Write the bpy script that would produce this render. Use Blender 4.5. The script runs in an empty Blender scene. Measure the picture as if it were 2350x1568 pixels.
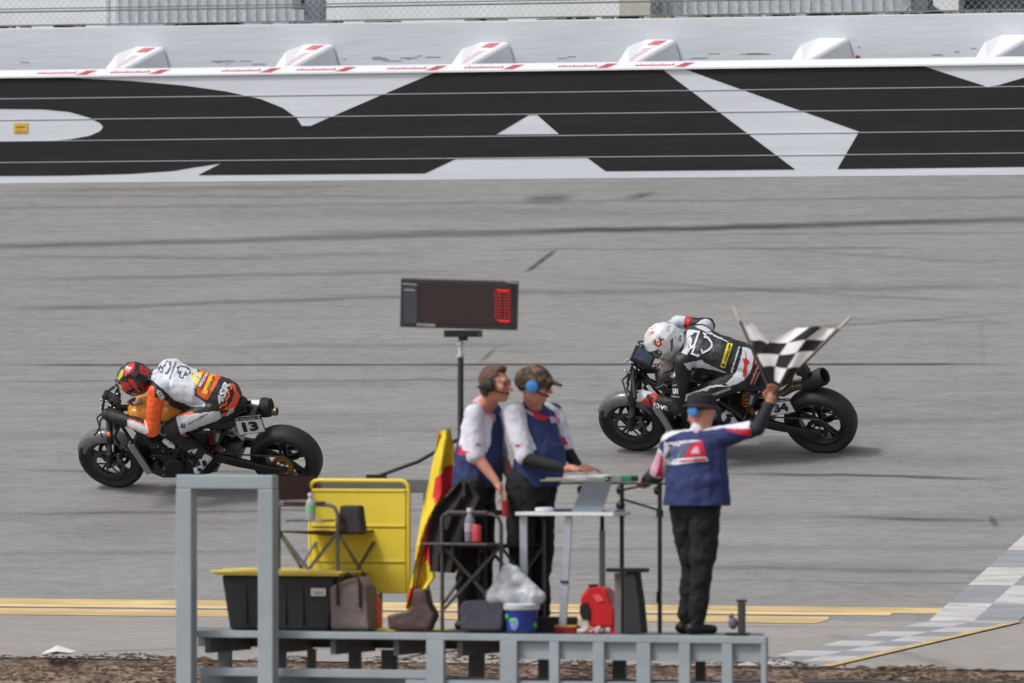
import bpy, bmesh, math, random
import numpy as np
from mathutils import Vector as V, Matrix, noise
from mathutils.bvhtree import BVHTree
from mathutils.geometry import tessellate_polygon
R = math.radians
S = bpy.context.scene
random.seed(7)

# ---------------------------------------------------------------- camera, sky, sun, exposure
YAW = R(20); PITCH = R(0.2)
CAM = V((23.43, -64.37, 2.05))
FPX = 18936.0                                   # focal length in units of a 2350 wide picture
cd = bpy.data.cameras.new('camera'); cam = bpy.data.objects.new('camera', cd); S.collection.objects.link(cam)
cam.location = CAM; cam.rotation_euler = (R(90) + PITCH, 0, YAW)
cd.sensor_width = 36; cd.lens = 36 * FPX / 2350; cd.clip_start = 1; cd.clip_end = 2000
cd.dof.use_dof = True; cd.dof.focus_distance = 72.5; cd.dof.aperture_fstop = 2.8
S.camera = cam
w = bpy.data.worlds.new('World'); S.world = w; w.use_nodes = True
nt = w.node_tree; nt.nodes.clear()
sky = nt.nodes.new('ShaderNodeTexSky'); sky.sky_type = 'NISHITA'; sky.sun_disc = False
SUN_EL, SUN_AZ = R(52), R(226)                  # azimuth: compass from +Y, clockwise
sky.sun_elevation = SUN_EL; sky.sun_rotation = SUN_AZ
sky.air_density = 1.0; sky.dust_density = 4.0; sky.ozone_density = 1.0
hsv = nt.nodes.new('ShaderNodeHueSaturation'); hsv.inputs['Saturation'].default_value = 0.30
bg = nt.nodes.new('ShaderNodeBackground'); bg.inputs[1].default_value = 0.12
wo = nt.nodes.new('ShaderNodeOutputWorld')
nt.links.new(sky.outputs[0], hsv.inputs['Color']); nt.links.new(hsv.outputs[0], bg.inputs[0]); nt.links.new(bg.outputs[0], wo.inputs[0])
ld = bpy.data.lights.new('sun', 'SUN'); ld.energy = 1.5; ld.angle = R(11); ld.color = (1, .97, .93)
sun = bpy.data.objects.new('sun', ld); S.collection.objects.link(sun)
sd = V((math.sin(SUN_AZ) * math.cos(SUN_EL), math.cos(SUN_AZ) * math.cos(SUN_EL), math.sin(SUN_EL)))
sun.rotation_euler = sd.to_track_quat('Z', 'Y').to_euler(); sun.location = (0, 0, 40)
S.view_settings.view_transform = 'Standard'; S.view_settings.look = 'None'; S.view_settings.gamma = 1
S.view_settings.exposure = 0.12

# ---------------------------------------------------------------- measuring helpers (2350 px wide photo -> points at real places)
FW = V((-math.sin(YAW), math.cos(YAW), 0)); RT = V((math.cos(YAW), math.sin(YAW), 0)); UP = V((0, 0, 1))
TB = math.tan(R(18))
def ray(u, v): return FW + RT * ((u - 1175) / FPX) + UP * ((850 - v) / FPX)
def at(u, v, Y):                                # on the vertical plane Y
    r = ray(u, v); return CAM + r * ((Y - CAM.y) / r.y)
def hit(u, v, P0, n):
    r = ray(u, v); return CAM + r * (n.dot(P0 - CAM) / n.dot(r))
def bank(u, v): return hit(u, v, V((0, 0, 0)), V((0, -TB, 1)))
AP = math.tan(R(3.5))
def apr(u, v): return hit(u, v, V((0, 0, 0)), V((0, -AP, 1)))
def proj(P):
    d = P - CAM; k = d.dot(FW); return 1175 + FPX * d.dot(RT) / k, 850 - FPX * d.z / k

# ---------------------------------------------------------------- materials
def c(r, g, b, k=1.0):
    f = lambda x: ((x / 255) / 12.92 if x / 255 <= .04045 else (((x / 255) + .055) / 1.055) ** 2.4) * k
    return (f(r), f(g), f(b))
MATS = {}
def mat(name, col=(.5, .5, .5), rough=.55, metal=0, var=.10, sc=12, bump=0, bsc=60, spec=.5, coat=0, alpha=1, trans=0, emit=None, stretch=None):
    if name in MATS: return MATS[name]
    m = bpy.data.materials.new(name); m.use_nodes = True; MATS[name] = m
    n = m.node_tree; b = n.nodes['Principled BSDF']; L = n.links.new
    tc = n.nodes.new('ShaderNodeTexCoord'); src = tc.outputs['Object']
    if stretch:
        mp = n.nodes.new('ShaderNodeMapping'); mp.inputs['Scale'].default_value = stretch; L(src, mp.inputs[0]); src = mp.outputs[0]
    no = n.nodes.new('ShaderNodeTexNoise'); no.inputs['Scale'].default_value = sc; no.inputs['Detail'].default_value = 6; no.inputs['Roughness'].default_value = .65
    L(src, no.inputs[0])
    cr = n.nodes.new('ShaderNodeValToRGB')
    cr.color_ramp.elements[0].position = .3; cr.color_ramp.elements[1].position = .7
    cr.color_ramp.elements[0].color = (*[x * (1 - var) for x in col], 1); cr.color_ramp.elements[1].color = (*[min(1, x * (1 + var)) for x in col], 1)
    L(no.outputs[0], cr.inputs[0]); L(cr.outputs[0], b.inputs['Base Color'])
    b.inputs['Roughness'].default_value = rough; b.inputs['Metallic'].default_value = metal
    b.inputs['Specular IOR Level'].default_value = spec; b.inputs['Coat Weight'].default_value = coat
    b.inputs['Alpha'].default_value = alpha; b.inputs['Transmission Weight'].default_value = trans
    if emit: b.inputs['Emission Color'].default_value = (*emit[0], 1); b.inputs['Emission Strength'].default_value = emit[1]
    if bump:
        n2 = n.nodes.new('ShaderNodeTexNoise'); n2.inputs['Scale'].default_value = bsc; n2.inputs['Detail'].default_value = 4; L(src, n2.inputs[0])
        bp = n.nodes.new('ShaderNodeBump'); bp.inputs['Strength'].default_value = bump; bp.inputs['Distance'].default_value = .02
        L(n2.outputs[0], bp.inputs['Height']); L(bp.outputs[0], b.inputs['Normal'])
    return m

# ---------------------------------------------------------------- mesh builder
SP = Matrix.Identity(4)                          # authoring space -> world
def setsp(m): global SP; SP = m
def pw(o):
    m = Matrix.Identity(4)
    while o is not None: m = o.matrix_basis @ m; o = o.parent
    return m
def tag(o, label=None, cat=None, group=None, kind=None):
    if label: o['label'] = label
    if cat: o['category'] = cat
    if group: o['group'] = group
    if kind: o['kind'] = kind
    return o
def thing(name, label, cat, loc=(0, 0, 0), group=None):
    o = bpy.data.objects.new(name, None); o.empty_display_size = .1; S.collection.objects.link(o)
    o.matrix_basis = SP @ Matrix.Translation(V(loc)) if SP != Matrix.Identity(4) else Matrix.Translation(V(loc))
    return tag(o, label, cat, group)
def link(name, verts, faces, mids, mats, parent, smooth=True, bevel=0, world=False):
    A = Matrix.Identity(4) if world else SP
    wv = [A @ V(p) for p in verts]
    me = bpy.data.meshes.new(name); o = bpy.data.objects.new(name, me)
    if parent is None:
        xs = [p.x for p in wv]; ys = [p.y for p in wv]; zs = [p.z for p in wv]
        B = Matrix.Translation(V(((min(xs) + max(xs)) / 2, (min(ys) + max(ys)) / 2, min(zs)))); o.matrix_basis = B
        inv = B.inverted()
    else:
        o.parent = parent; inv = pw(parent).inverted()
    me.from_pydata([inv @ p for p in wv], [], faces)
    for m in mats: me.materials.append(m)
    if len(mats) > 1: me.polygons.foreach_set('material_index', mids)
    bm = bmesh.new(); bm.from_mesh(me); bmesh.ops.recalc_face_normals(bm, faces=bm.faces); bm.to_mesh(me); bm.free()
    if smooth:
        me.polygons.foreach_set('use_smooth', [True] * len(me.polygons))
        try: me.set_sharp_from_angle(angle=R(40))
        except Exception: pass
    me.update(); S.collection.objects.link(o)
    if bevel:
        b = o.modifiers.new('bevel', 'BEVEL'); b.width = bevel; b.segments = 2; b.limit_method = 'ANGLE'
    return o
def frame_from(d, a=None):
    d = d.normalized()
    if a is None: a = V((0, 0, 1)) if abs(d.z) < .9 else V((1, 0, 0))
    x = (a - d * a.dot(d)).normalized(); return x, d.cross(x), d
class MB:
    def __init__(s): s.v = []; s.f = []; s.m = []; s.mi = 0; s.cuts = []
    def cut(s, name): s.cuts.append((len(s.v), len(s.f), name))
    def add(s, vs, fs, mi=None):
        k = len(s.v); s.v += [V(p) for p in vs]; s.f += [tuple(i + k for i in f) for f in fs]; s.m += [s.mi if mi is None else mi] * len(fs); return s
    def box(s, c0, sz, rot=None, mi=None):
        h = V(sz) / 2; vs = [V((x, y, z)) for x in (-h.x, h.x) for y in (-h.y, h.y) for z in (-h.z, h.z)]
        if rot is not None: vs = [rot @ p for p in vs]
        return s.add([p + V(c0) for p in vs], [(0, 1, 3, 2), (4, 6, 7, 5), (0, 4, 5, 1), (2, 3, 7, 6), (0, 2, 6, 4), (1, 5, 7, 3)], mi)
    def bx(s, x0, x1, y0, y1, z0, z1, mi=None): return s.box(((x0 + x1) / 2, (y0 + y1) / 2, (z0 + z1) / 2), (x1 - x0, y1 - y0, z1 - z0), None, mi)
    def bar(s, p0, p1, w, h, a=None, mi=None):      # rectangular bar
        p0 = V(p0); p1 = V(p1); x, y, d = frame_from(p1 - p0, V(a) if a else None)
        vs = [p + x * i * h / 2 + y * j * w / 2 for p in (p0, p1) for i, j in ((-1, -1), (1, -1), (1, 1), (-1, 1))]
        return s.add(vs, [(0, 1, 2, 3), (7, 6, 5, 4), (0, 4, 5, 1), (1, 5, 6, 2), (2, 6, 7, 3), (3, 7, 4, 0)], mi)
    def tube(s, pts, r, n=8, mi=None, closed=False):
        pts = [V(p) for p in pts]; N = len(pts); rr = r if isinstance(r, (list, tuple)) else [r] * N
        x = None; vs = []
        for i, p in enumerate(pts):
            if closed: d = pts[(i + 1) % N] - pts[i - 1]
            else: d = pts[min(i + 1, N - 1)] - pts[max(i - 1, 0)]
            x, y, d = frame_from(d, x)
            vs += [p + (x * math.cos(2 * math.pi * j / n) + y * math.sin(2 * math.pi * j / n)) * rr[i] for j in range(n)]
        fs = []
        for i in range(N if closed else N - 1):
            k = (i + 1) % N
            fs += [(i * n + j, i * n + (j + 1) % n, k * n + (j + 1) % n, k * n + j) for j in range(n)]
        if not closed: fs += [tuple(range(n))[::-1], tuple((N - 1) * n + j for j in range(n))]
        return s.add(vs, fs, mi)
    def cyl(s, p0, p1, r0, r1=None, n=16, mi=None): return s.tube([p0, p1], [r0, r0 if r1 is None else r1], n, mi)
    def lathe(s, prof, org, axis, n=32, mi=None, ring=False):   # prof [(radius, height)]
        org = V(org); x, y, d = frame_from(V(axis)); N = len(prof); vs = []
        for r, h in prof: vs += [org + d * h + (x * math.cos(2 * math.pi * j / n) + y * math.sin(2 * math.pi * j / n)) * r for j in range(n)]
        fs = [(i * n + j, i * n + (j + 1) % n, (i + 1) % N * n + (j + 1) % n, (i + 1) % N * n + j) for i in range(N if ring else N - 1) for j in range(n)]
        if not ring:
            if prof[0][0] > 1e-5: fs.append(tuple(range(n))[::-1])
            if prof[-1][0] > 1e-5: fs.append(tuple((N - 1) * n + j for j in range(n)))
        return s.add(vs, fs, mi)
    def ell(s, c0, rad, ax=None, n=16, mi=None):
        c0 = V(c0); vs = []; h = n // 2
        A = ax if ax is not None else Matrix.Identity(3)
        for i in range(h + 1):
            t = math.pi * i / h
            for j in range(n):
                p = 2 * math.pi * j / n
                vs.append(c0 + A @ V((rad[0] * math.sin(t) * math.cos(p), rad[1] * math.sin(t) * math.sin(p), rad[2] * math.cos(t))))
        fs = [(i * n + j, i * n + (j + 1) % n, (i + 1) * n + (j + 1) % n, (i + 1) * n + j) for i in range(h) for j in range(n)]
        return s.add(vs, fs, mi)
    def prism(s, poly, x, y, org, depth, mi=None):   # 2D outline extruded along x cross y
        x = V(x); y = V(y); o = V(org); d = x.cross(y).normalized() * depth
        a = [o + x * p[0] + y * p[1] for p in poly]; n = len(a)
        vs = a + [p + d for p in a]
        tri = tessellate_polygon([[V((p[0], p[1], 0)) for p in poly]])
        fs = [tuple(t) for t in tri] + [tuple(i + n for i in t[::-1]) for t in tri] + [(i, (i + 1) % n, (i + 1) % n + n, i + n) for i in range(n)]
        return s.add(vs, fs, mi)
    def loft(s, secs, mi=None, caps=True):
        n = len(secs[0]); vs = [V(p) for q in secs for p in q]
        fs = [(i * n + j, i * n + (j + 1) % n, (i + 1) * n + (j + 1) % n, (i + 1) * n + j) for i in range(len(secs) - 1) for j in range(n)]
        if caps: fs += [tuple(range(n))[::-1], tuple((len(secs) - 1) * n + j for j in range(n))]
        return s.add(vs, fs, mi)
    def build(s, name, mats, parent=None, smooth=True, bevel=0, world=False):
        if not isinstance(mats, (list, tuple)): mats = [mats]
        if s.cuts:
            cu = s.cuts + [(len(s.v), len(s.f), None)]; out = None
            for (a, fa, nm), (b, fb, _) in zip(cu[:-1], cu[1:]):
                if fb > fa: out = link(nm, s.v[a:b], [tuple(i - a for i in f) for f in s.f[fa:fb]], s.m[fa:fb], mats, parent, smooth, bevel, world)
            return out
        return link(name, s.v, s.f, s.m, mats, parent, smooth, bevel, world)

# ---------------------------------------------------------------- continuous bodies: overlapping limbs fused by a voxel remesh
def cap(p0, p1, r0, r1, mi=0, a=None, k=1.0): return ('c', V(p0), V(p1), r0, r1, mi, V(a).normalized() if a is not None else None, k)
def elp(c0, rad, ax=None, mi=0): return ('e', V(c0), rad, ax if ax is not None else Matrix.Identity(3), mi)
def axes(l, f, u): return Matrix((l, f, u)).transposed()
def blob(name, prims, mats, parent, voxel=.012, smooth=4, paint=None, rough=0, rsc=9, world=False, cuts=()):
    mb = MB()
    for q in prims:
        if q[0] == 'e': mb.ell(q[1], q[2], q[3], 14)
        elif q[0] == 'm': mb.add(q[1], q[2])
        else:
            _, p0, p1, r0, r1, mi, a, k = q
            d = p1 - p0
            if d.length < 1e-5: d = V((0, 0, 1e-4))
            x, y, d2 = frame_from(d, a); n = 14; rings = []
            for t in (-90, -60, -30, 0): rings.append((p0 + d2 * r0 * math.sin(R(t)), r0 * max(.02, math.cos(R(t)))))
            for t in (0, 30, 60, 90): rings.append((p1 + d2 * r1 * math.sin(R(t)), r1 * max(.02, math.cos(R(t)))))
            mb.loft([[p + x * math.cos(2 * math.pi * j / n) * r * k + y * math.sin(2 * math.pi * j / n) * r for j in range(n)] for p, r in rings])
    A = Matrix.Identity(4) if world else SP
    me = bpy.data.meshes.new('tmp'); me.from_pydata([A @ p for p in mb.v], [], mb.f)
    bm = bmesh.new(); bm.from_mesh(me)
    bmesh.ops.recalc_face_normals(bm, faces=bm.faces); bm.to_mesh(me); bm.free()
    o = bpy.data.objects.new('tmp', me); S.collection.objects.link(o)
    m = o.modifiers.new('r', 'REMESH'); m.mode = 'VOXEL'; m.voxel_size = voxel
    if smooth: m = o.modifiers.new('s', 'SMOOTH'); m.factor = .5; m.iterations = smooth
    dg = bpy.context.evaluated_depsgraph_get(); ev = o.evaluated_get(dg); out = ev.to_mesh()
    nv = len(out.vertices); co = np.empty(nv * 3, dtype=np.float32); out.vertices.foreach_get('co', co); co = co.reshape(-1, 3).astype(float)
    faces = [tuple(p.vertices) for p in out.polygons]; nrm = np.array([tuple(p.normal) for p in out.polygons]); cen = np.array([tuple(p.center) for p in out.polygons])
    if rough:
        vn = np.empty(nv * 3, dtype=np.float32); out.vertices.foreach_get('normal', vn); vn = vn.reshape(-1, 3)
        h = np.array([noise.fractal(V(p) * rsc, 1.0, 2.0, 3) for p in co]); co = co + vn * (h[:, None] * rough)
    ev.to_mesh_clear(); bpy.data.objects.remove(o); bpy.data.meshes.remove(me)
    best = np.full(len(cen), 1e9); mi = np.zeros(len(cen), int)
    A3 = A.to_3x3()
    for q in prims:
        if q[0] == 'm': continue
        if q[0] == 'e':
            ax = np.array(A3 @ q[3]); c0 = np.array(A @ q[1]); l = (cen - c0) @ ax / np.array(q[2]); d = (np.linalg.norm(l, axis=1) - 1) * min(q[2]); k = q[4]
        else:
            _, p0, p1, r0, r1, k, a, kk = q
            p0 = np.array(A @ p0); p1 = np.array(A @ p1); dd = p1 - p0; t = np.clip(((cen - p0) @ dd) / max(dd @ dd, 1e-9), 0, 1)
            w_ = cen - (p0 + t[:, None] * dd)
            if a is not None:
                av = np.array(A3 @ a); comp = w_ @ av; w_ = w_ - comp[:, None] * av * (1 - 1 / kk)
            d = np.linalg.norm(w_, axis=1) - (r0 + (r1 - r0) * t)
        s_ = d < best; best[s_] = d[s_]; mi[s_] = k
    if paint:
        dv = cen - np.array(CAM); kz = dv @ np.array(FW); pu = 1175 + FPX * (dv @ np.array(RT)) / kz; pv = 850 - FPX * dv[:, 2] / kz
        facing = (nrm @ np.array(-FW)) > -.05
        for poly, k in paint:
            ins = np.zeros(len(cen), bool); n = len(poly)
            for i in range(n):
                x0, y0 = poly[i]; x1, y1 = poly[(i + 1) % n]
                if y0 == y1: continue
                cr = ((y0 > pv) != (y1 > pv)) & (pu < (x1 - x0) * (pv - y0) / (y1 - y0) + x0); ins ^= cr
            mi[ins & facing] = k
    ob = link(name, [V(p) for p in co], faces, mi.tolist(), mats, parent, True, 0, True)
    if cuts:
        Mi = pw(ob).inverted(); M3 = Mi.to_3x3(); bm = bmesh.new(); bm.from_mesh(ob.data)
        for cp_, cn_ in cuts:
            bm.faces.ensure_lookup_table(); loc0 = Mi @ V(cp_); n0 = (M3 @ V(cn_)).normalized()
            r_ = bmesh.ops.bisect_plane(bm, geom=bm.verts[:] + bm.edges[:] + bm.faces[:], plane_co=loc0, plane_no=n0, clear_outer=True)
            ed = [e for e in r_['geom_cut'] if isinstance(e, bmesh.types.BMEdge)]
            try: bmesh.ops.edgenet_fill(bm, edges=ed)
            except Exception: pass
        bm.to_mesh(ob.data); bm.free()
    bv = BVHTree.FromPolygons([V(p) for p in co], faces)
    return ob, bv

# ---------------------------------------------------------------- lettering
TXT = {}
def text2d(s, shear=0, bold=.0):
    key = (s, shear, bold)
    if key in TXT: return TXT[key]
    cu = bpy.data.curves.new('t', 'FONT'); cu.body = s; cu.shear = shear; cu.offset = bold; cu.resolution_u = 2
    o = bpy.data.objects.new('t', cu); S.collection.objects.link(o)
    ev = o.evaluated_get(bpy.context.evaluated_depsgraph_get()); me = ev.to_mesh()
    vs = [(p.co.x, p.co.y) for p in me.vertices]; fs = [tuple(p.vertices) for p in me.polygons]
    ev.to_mesh_clear(); bpy.data.objects.remove(o)
    x0 = min(p[0] for p in vs); x1 = max(p[0] for p in vs); y0 = min(p[1] for p in vs); y1 = max(p[1] for p in vs)
    TXT[key] = ([((p[0] - x0) / (x1 - x0), (p[1] - y0) / (y1 - y0)) for p in vs], fs); return TXT[key]
def onto(u, v, bv, off, fallback):
    r = ray(u, v).normalized(); h = bv.ray_cast(CAM, r)[0] if bv else None
    if h is None: h = fallback
    if h is None: return None
    P = CAM + r * ((h - CAM).dot(FW) / r.dot(FW)); return P - r * off
def put(mb, verts, faces, bv, off, mi):
    pts = []; last = None
    for u, v in verts:
        P = onto(u, v, bv, off, last); pts.append(P)
        if P is not None: last = P
    first = next((p for p in pts if p is not None), None)
    if first is None: return
    pts = [p if p is not None else first for p in pts]
    mb.add(pts, faces, mi)
def ptext(mb, s, p0, p1, h, bv, mi=0, off=.006, bold=.02, shear=0):     # baseline p0->p1, height vector h
    vs, fs = text2d(s, shear, bold)
    put(mb, [(p0[0] + a * (p1[0] - p0[0]) + b * h[0], p0[1] + a * (p1[1] - p0[1]) + b * h[1]) for a, b in vs], fs, bv, off, mi)
def dens(poly, st=6):
    o = []
    for i in range(len(poly)):
        a = poly[i]; b = poly[(i + 1) % len(poly)]; n = max(1, int(math.hypot(b[0] - a[0], b[1] - a[1]) / st))
        o += [(a[0] + (b[0] - a[0]) * k / n, a[1] + (b[1] - a[1]) * k / n) for k in range(n)]
    return o
def ppoly(mb, poly, bv, mi=0, off=.004, st=7):
    # triangulated patch with inner points so that it follows a curved surface
    P = dens(poly, st); tri = tessellate_polygon([[V((p[0], p[1], 0)) for p in P]])
    bm = bmesh.new(); vv = [bm.verts.new((p[0], p[1], 0)) for p in P]
    for t in tri:
        try: bm.faces.new([vv[i] for i in t])
        except Exception: pass
    for _ in range(3):
        ed = [e for e in bm.edges if e.calc_length() > st * 1.6]
        if not ed: break
        bmesh.ops.subdivide_edges(bm, edges=ed, cuts=1); bmesh.ops.triangulate(bm, faces=bm.faces)
    bm.verts.index_update(); vs = [(v.co.x, v.co.y) for v in bm.verts]; fs = [tuple(v.index for v in f.verts) for f in bm.faces]; bm.free()
    put(mb, vs, fs, bv, off, mi)
def pstroke(mb, pts, w, bv, mi=0, off=.006):
    for (x0, y0), (x1, y1) in zip(pts[:-1], pts[1:]):
        L = math.hypot(x1 - x0, y1 - y0) or 1; nx, ny = -(y1 - y0) / L * w / 2, (x1 - x0) / L * w / 2; ex, ey = (x1 - x0) / L * w / 3, (y1 - y0) / L * w / 3
        put(mb, [(x0 + nx - ex, y0 + ny - ey), (x0 - nx - ex, y0 - ny - ey), (x1 - nx + ex, y1 - ny + ey), (x1 + nx + ex, y1 + ny + ey)], [(0, 1, 2, 3)], bv, off, mi)
# ================================================================ SETTING
# ---- asphalt with rubber marks as a procedural material (coordinates are metres on the ground)
def asphalt(name, base, marks, warm=(1, 1, 1)):
    m = bpy.data.materials.new(name); m.use_nodes = True; n = m.node_tree; L = n.links.new; b = n.nodes['Principled BSDF']
    def mth(op, a, b_=None, clamp=False):
        q = n.nodes.new('ShaderNodeMath'); q.operation = op; q.use_clamp = clamp
        for i, x in enumerate((a, b_)):
            if x is None: continue
            if isinstance(x, (int, float)): q.inputs[i].default_value = x
            else: L(x, q.inputs[i])
        return q.outputs[0]
    g = n.nodes.new('ShaderNodeNewGeometry'); sp = n.nodes.new('ShaderNodeSeparateXYZ'); L(g.outputs['Position'], sp.inputs[0]); X, Y = sp.outputs[0], sp.outputs[1]
    def nz(scale, st, det=5, ro=.6):
        mp = n.nodes.new('ShaderNodeMapping'); mp.inputs['Scale'].default_value = st; L(g.outputs['Position'], mp.inputs[0])
        q = n.nodes.new('ShaderNodeTexNoise'); q.inputs['Scale'].default_value = scale; q.inputs['Detail'].default_value = det; q.inputs['Roughness'].default_value = ro; L(mp.outputs[0], q.inputs[0]); return q.outputs[0]
    big = nz(.5, (.5, 1, 1)); streak = nz(9, (.12, 1, 1)); fine = nz(16, (.30, 1.3, 1), 7, .85); grit = nz(120, (.5, 1, 1), 3, .7)
    val = mth('ADD', 1.0, mth('MULTIPLY', mth('SUBTRACT', big, .5), .35))
    val = mth('ADD', val, mth('MULTIPLY', mth('SUBTRACT', streak, .5), .42))
    val = mth('ADD', val, mth('MULTIPLY', mth('SUBTRACT', fine, .5), 1.25))
    val = mth('ADD', val, mth('MULTIPLY', mth('SUBTRACT', grit, .5), 1.0))
    wob = mth('MULTIPLY', mth('SUBTRACT', nz(.8, (1, .0, 0), 2), .5), .16)
    brk = nz(3, (.5, 3, 1), 5, .7)
    for (P0, P1, wd, st, lim) in marks:
        a = (P1.y - P0.y) / (P1.x - P0.x) if abs(P1.x - P0.x) > 1e-4 else 0
        if lim == 2:     # short mark across: straight segment in any direction
            d = (P1 - P0); ln = math.hypot(d.x, d.y); dx, dy = d.x / ln, d.y / ln
            al = mth('ADD', mth('MULTIPLY', mth('SUBTRACT', X, P0.x), dx), mth('MULTIPLY', mth('SUBTRACT', Y, P0.y), dy))
            ac = mth('ABSOLUTE', mth('ADD', mth('MULTIPLY', mth('SUBTRACT', X, P0.x), -dy), mth('MULTIPLY', mth('SUBTRACT', Y, P0.y), dx)))
            win = mth('MULTIPLY', mth('MULTIPLY', al, 6 , True), mth('MULTIPLY', mth('SUBTRACT', ln, al), 6, True))
        else:
            ac = mth('ABSOLUTE', mth('SUBTRACT', mth('SUBTRACT', Y, wob if lim != 3 else 0), mth('ADD', mth('MULTIPLY', X, a), P0.y - a * P0.x)))
            win = 1.0
            if lim: win = mth('MULTIPLY', mth('MULTIPLY', mth('SUBTRACT', X, P0.x), 1.2, True), mth('MULTIPLY', mth('SUBTRACT', P1.x, X), 1.2, True))
        k = mth('SUBTRACT', 1.0, mth('DIVIDE', ac, wd), True)
        k = mth('MULTIPLY', mth('POWER', k, .8), mth('ADD', .35, brk)); k = mth('MULTIPLY', k, win)
        val = mth('MULTIPLY', val, mth('SUBTRACT', 1.0, mth('MULTIPLY', k, st, True)))
    cm = n.nodes.new('ShaderNodeCombineColor')
    for i in range(3): L(mth('MULTIPLY', val, base[i]), cm.inputs[i])
    L(cm.outputs[0], b.inputs['Base Color']); b.inputs['Roughness'].default_value = .85; b.inputs['Specular IOR Level'].default_value = .3
    bp = n.nodes.new('ShaderNodeBump'); bp.inputs['Strength'].default_value = .5; bp.inputs['Distance'].default_value = .01; L(mth('ADD', grit, fine), bp.inputs['Height']); L(bp.outputs[0], b.inputs['Normal'])
    return m
mk = []
for (u0, v0, u1, v1, wd, st, lim) in [
    (0, 838, 2350, 836, .045, .75, 3), (0, 1080, 640, 1082, .05, .5, 1), (1630, 1086, 2350, 1100, .05, .65, 1),
    (0, 566, 1175, 535, .13, .45, 0), (1175, 535, 2350, 500, .10, .28, 1), (0, 478, 2350, 452, .08, .20, 0), (0, 440, 900, 425, .10, .25, 1),
    (0, 642, 1100, 622, .09, .28, 1), (0, 712, 1300, 668, .09, .33, 1), (1100, 672, 2350, 660, .10, .25, 1), (1300, 640, 2350, 700, .07, .2, 1),
    (0, 1180, 1100, 1168, .06, .35, 1), (1850, 1186, 2350, 1196, .06, .5, 1), (1600, 560, 2350, 610, .06, .15, 1), (0, 900, 1200, 870, .12, .13, 1), (300, 1000, 2350, 960, .15, .12, 0), (0, 1270, 2350, 1255, .1, .15, 0),
    (1700, 760, 2350, 720, .06, .25, 1), (1900, 730, 2350, 745, .05, .22, 1),
    (1205, 628, 1280, 570, .05, .7, 2), (1098, 836, 1142, 795, .04, .45, 2), (1195, 455, 1320, 457, .2, .45, 2), (1430, 458, 1515, 440, .12, .6, 2), (2252, 735, 2258, 850, .04, .08, 2), (2270, 1180, 2290, 1215, .04, .5, 2), (2100, 1500, 2290, 1290, .05, .4, 2)]:
    mk.append((bank(u0, v0), bank(u1, v1), wd, min(.95, st * 1.35), lim))
rq = random.Random(21)
for i in range(24):
    v = rq.uniform(425, 1330); u0 = rq.uniform(-300, 1700); ln = rq.uniform(350, 1500); sl_ = -(v - 850) * -.018 / 1000 * 1; dv = (850 - v) * -.000019 * ln * 1000 / 1000 + rq.uniform(-12, 12)
    mk.append((bank(u0, v), bank(u0 + ln, v + dv), rq.uniform(.03, .10) if i < 14 else rq.uniform(.15, .32), rq.uniform(.15, .42) if i < 14 else rq.uniform(.12, .26), 1))
YW = 12.1; ZB_ = YW * TB
X0, X1 = -45, 40
YE = apr(0, 1508).y
asph = asphalt('banked_asphalt', c(138, 137, 136), mk)
def strip(name, prof, m, x0=X0, x1=X1, nx=1, kind='structure'):
    mb = MB()
    for i in range(nx):
        a = x0 + (x1 - x0) * i / nx; b = x0 + (x1 - x0) * (i + 1) / nx
        for (y0, z0), (y1, z1) in zip(prof[:-1], prof[1:]): mb.add([(a, y0, z0), (b, y0, z0), (b, y1, z1), (a, y1, z1)], [(0, 1, 2, 3)])
    return tag(mb.build(name, m, None, False), kind=kind)
strip('race_track', [(0, 0), (YW + .9, (YW + .9) * TB)], asph)
am = []
for (u0, v0, u1, v1, wd, st, lim) in [(0, 1502, 700, 1480, .1, .35, 1), (0, 1522, 560, 1500, .06, .2, 1), (1900, 1455, 2300, 1560, .12, .3, 2), (2050, 1452, 2230, 1440, .05, .3, 2), (2200, 1478, 2350, 1482, .08, .3, 1), (1500, 1440, 2100, 1436, .1, .2, 1)]:
    am.append((apr(u0, v0), apr(u1, v1), wd, st, lim))
apron_m = asphalt('apron_asphalt', c(158, 153, 149), am)
strip('apron', [(YE, YE * AP), (0, 0)], apron_m)
# the field behind the wall and the infield all round, one sheet to the horizon
MUD = mat('dark_mud', c(110, 92, 78), .95, var=.55, sc=3.0, bump=.8, bsc=30)
def infz(Y): return YE * AP - .03 + (max(Y, -9.6) - YE) * .34 if Y < YE else YE * AP - .03
gb = MB(); xs = [-600, -120, -45] + [-14 + i * .06 for i in range(0, 390)] + [40, 120, 600]
ys = [-400, -120, -40, -14, -12] + [-9.6 + i * .3 for i in range(0, 14)] + [YE - 1.35 + i * .05 for i in range(0, 28)]
ys = sorted(set(round(y, 3) for y in ys if y <= YE + .02))
for y in ys:
    for x in xs:
        z = infz(y)
        if -14 <= x <= 10 and -9 < y:
            h = noise.fractal(V((x * 2.2, y * 3.4, 0)), 1, 2, 4) * .06 + max(0, noise.noise(V((x * .75 + 3, y * .8, 5)))) * .10
            e = min(1, (YE - y) / .25); z += h * e + (.015 if e < 1 else .04)
        gb.v.append(V((x, y, z)))
nx = len(xs)
gb.f = [(j * nx + i, j * nx + i + 1, (j + 1) * nx + i + 1, (j + 1) * nx + i) for j in range(len(ys) - 1) for i in range(nx - 1)]; gb.m = [0] * len(gb.f)
mulch = mat('torn_turf', c(126, 108, 95), .95, var=.8, sc=7, bump=.9, bsc=45, stretch=(.5, 1, 1))
gr = tag(gb.build('infield_ground', mulch, None, True), kind='structure')
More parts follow.
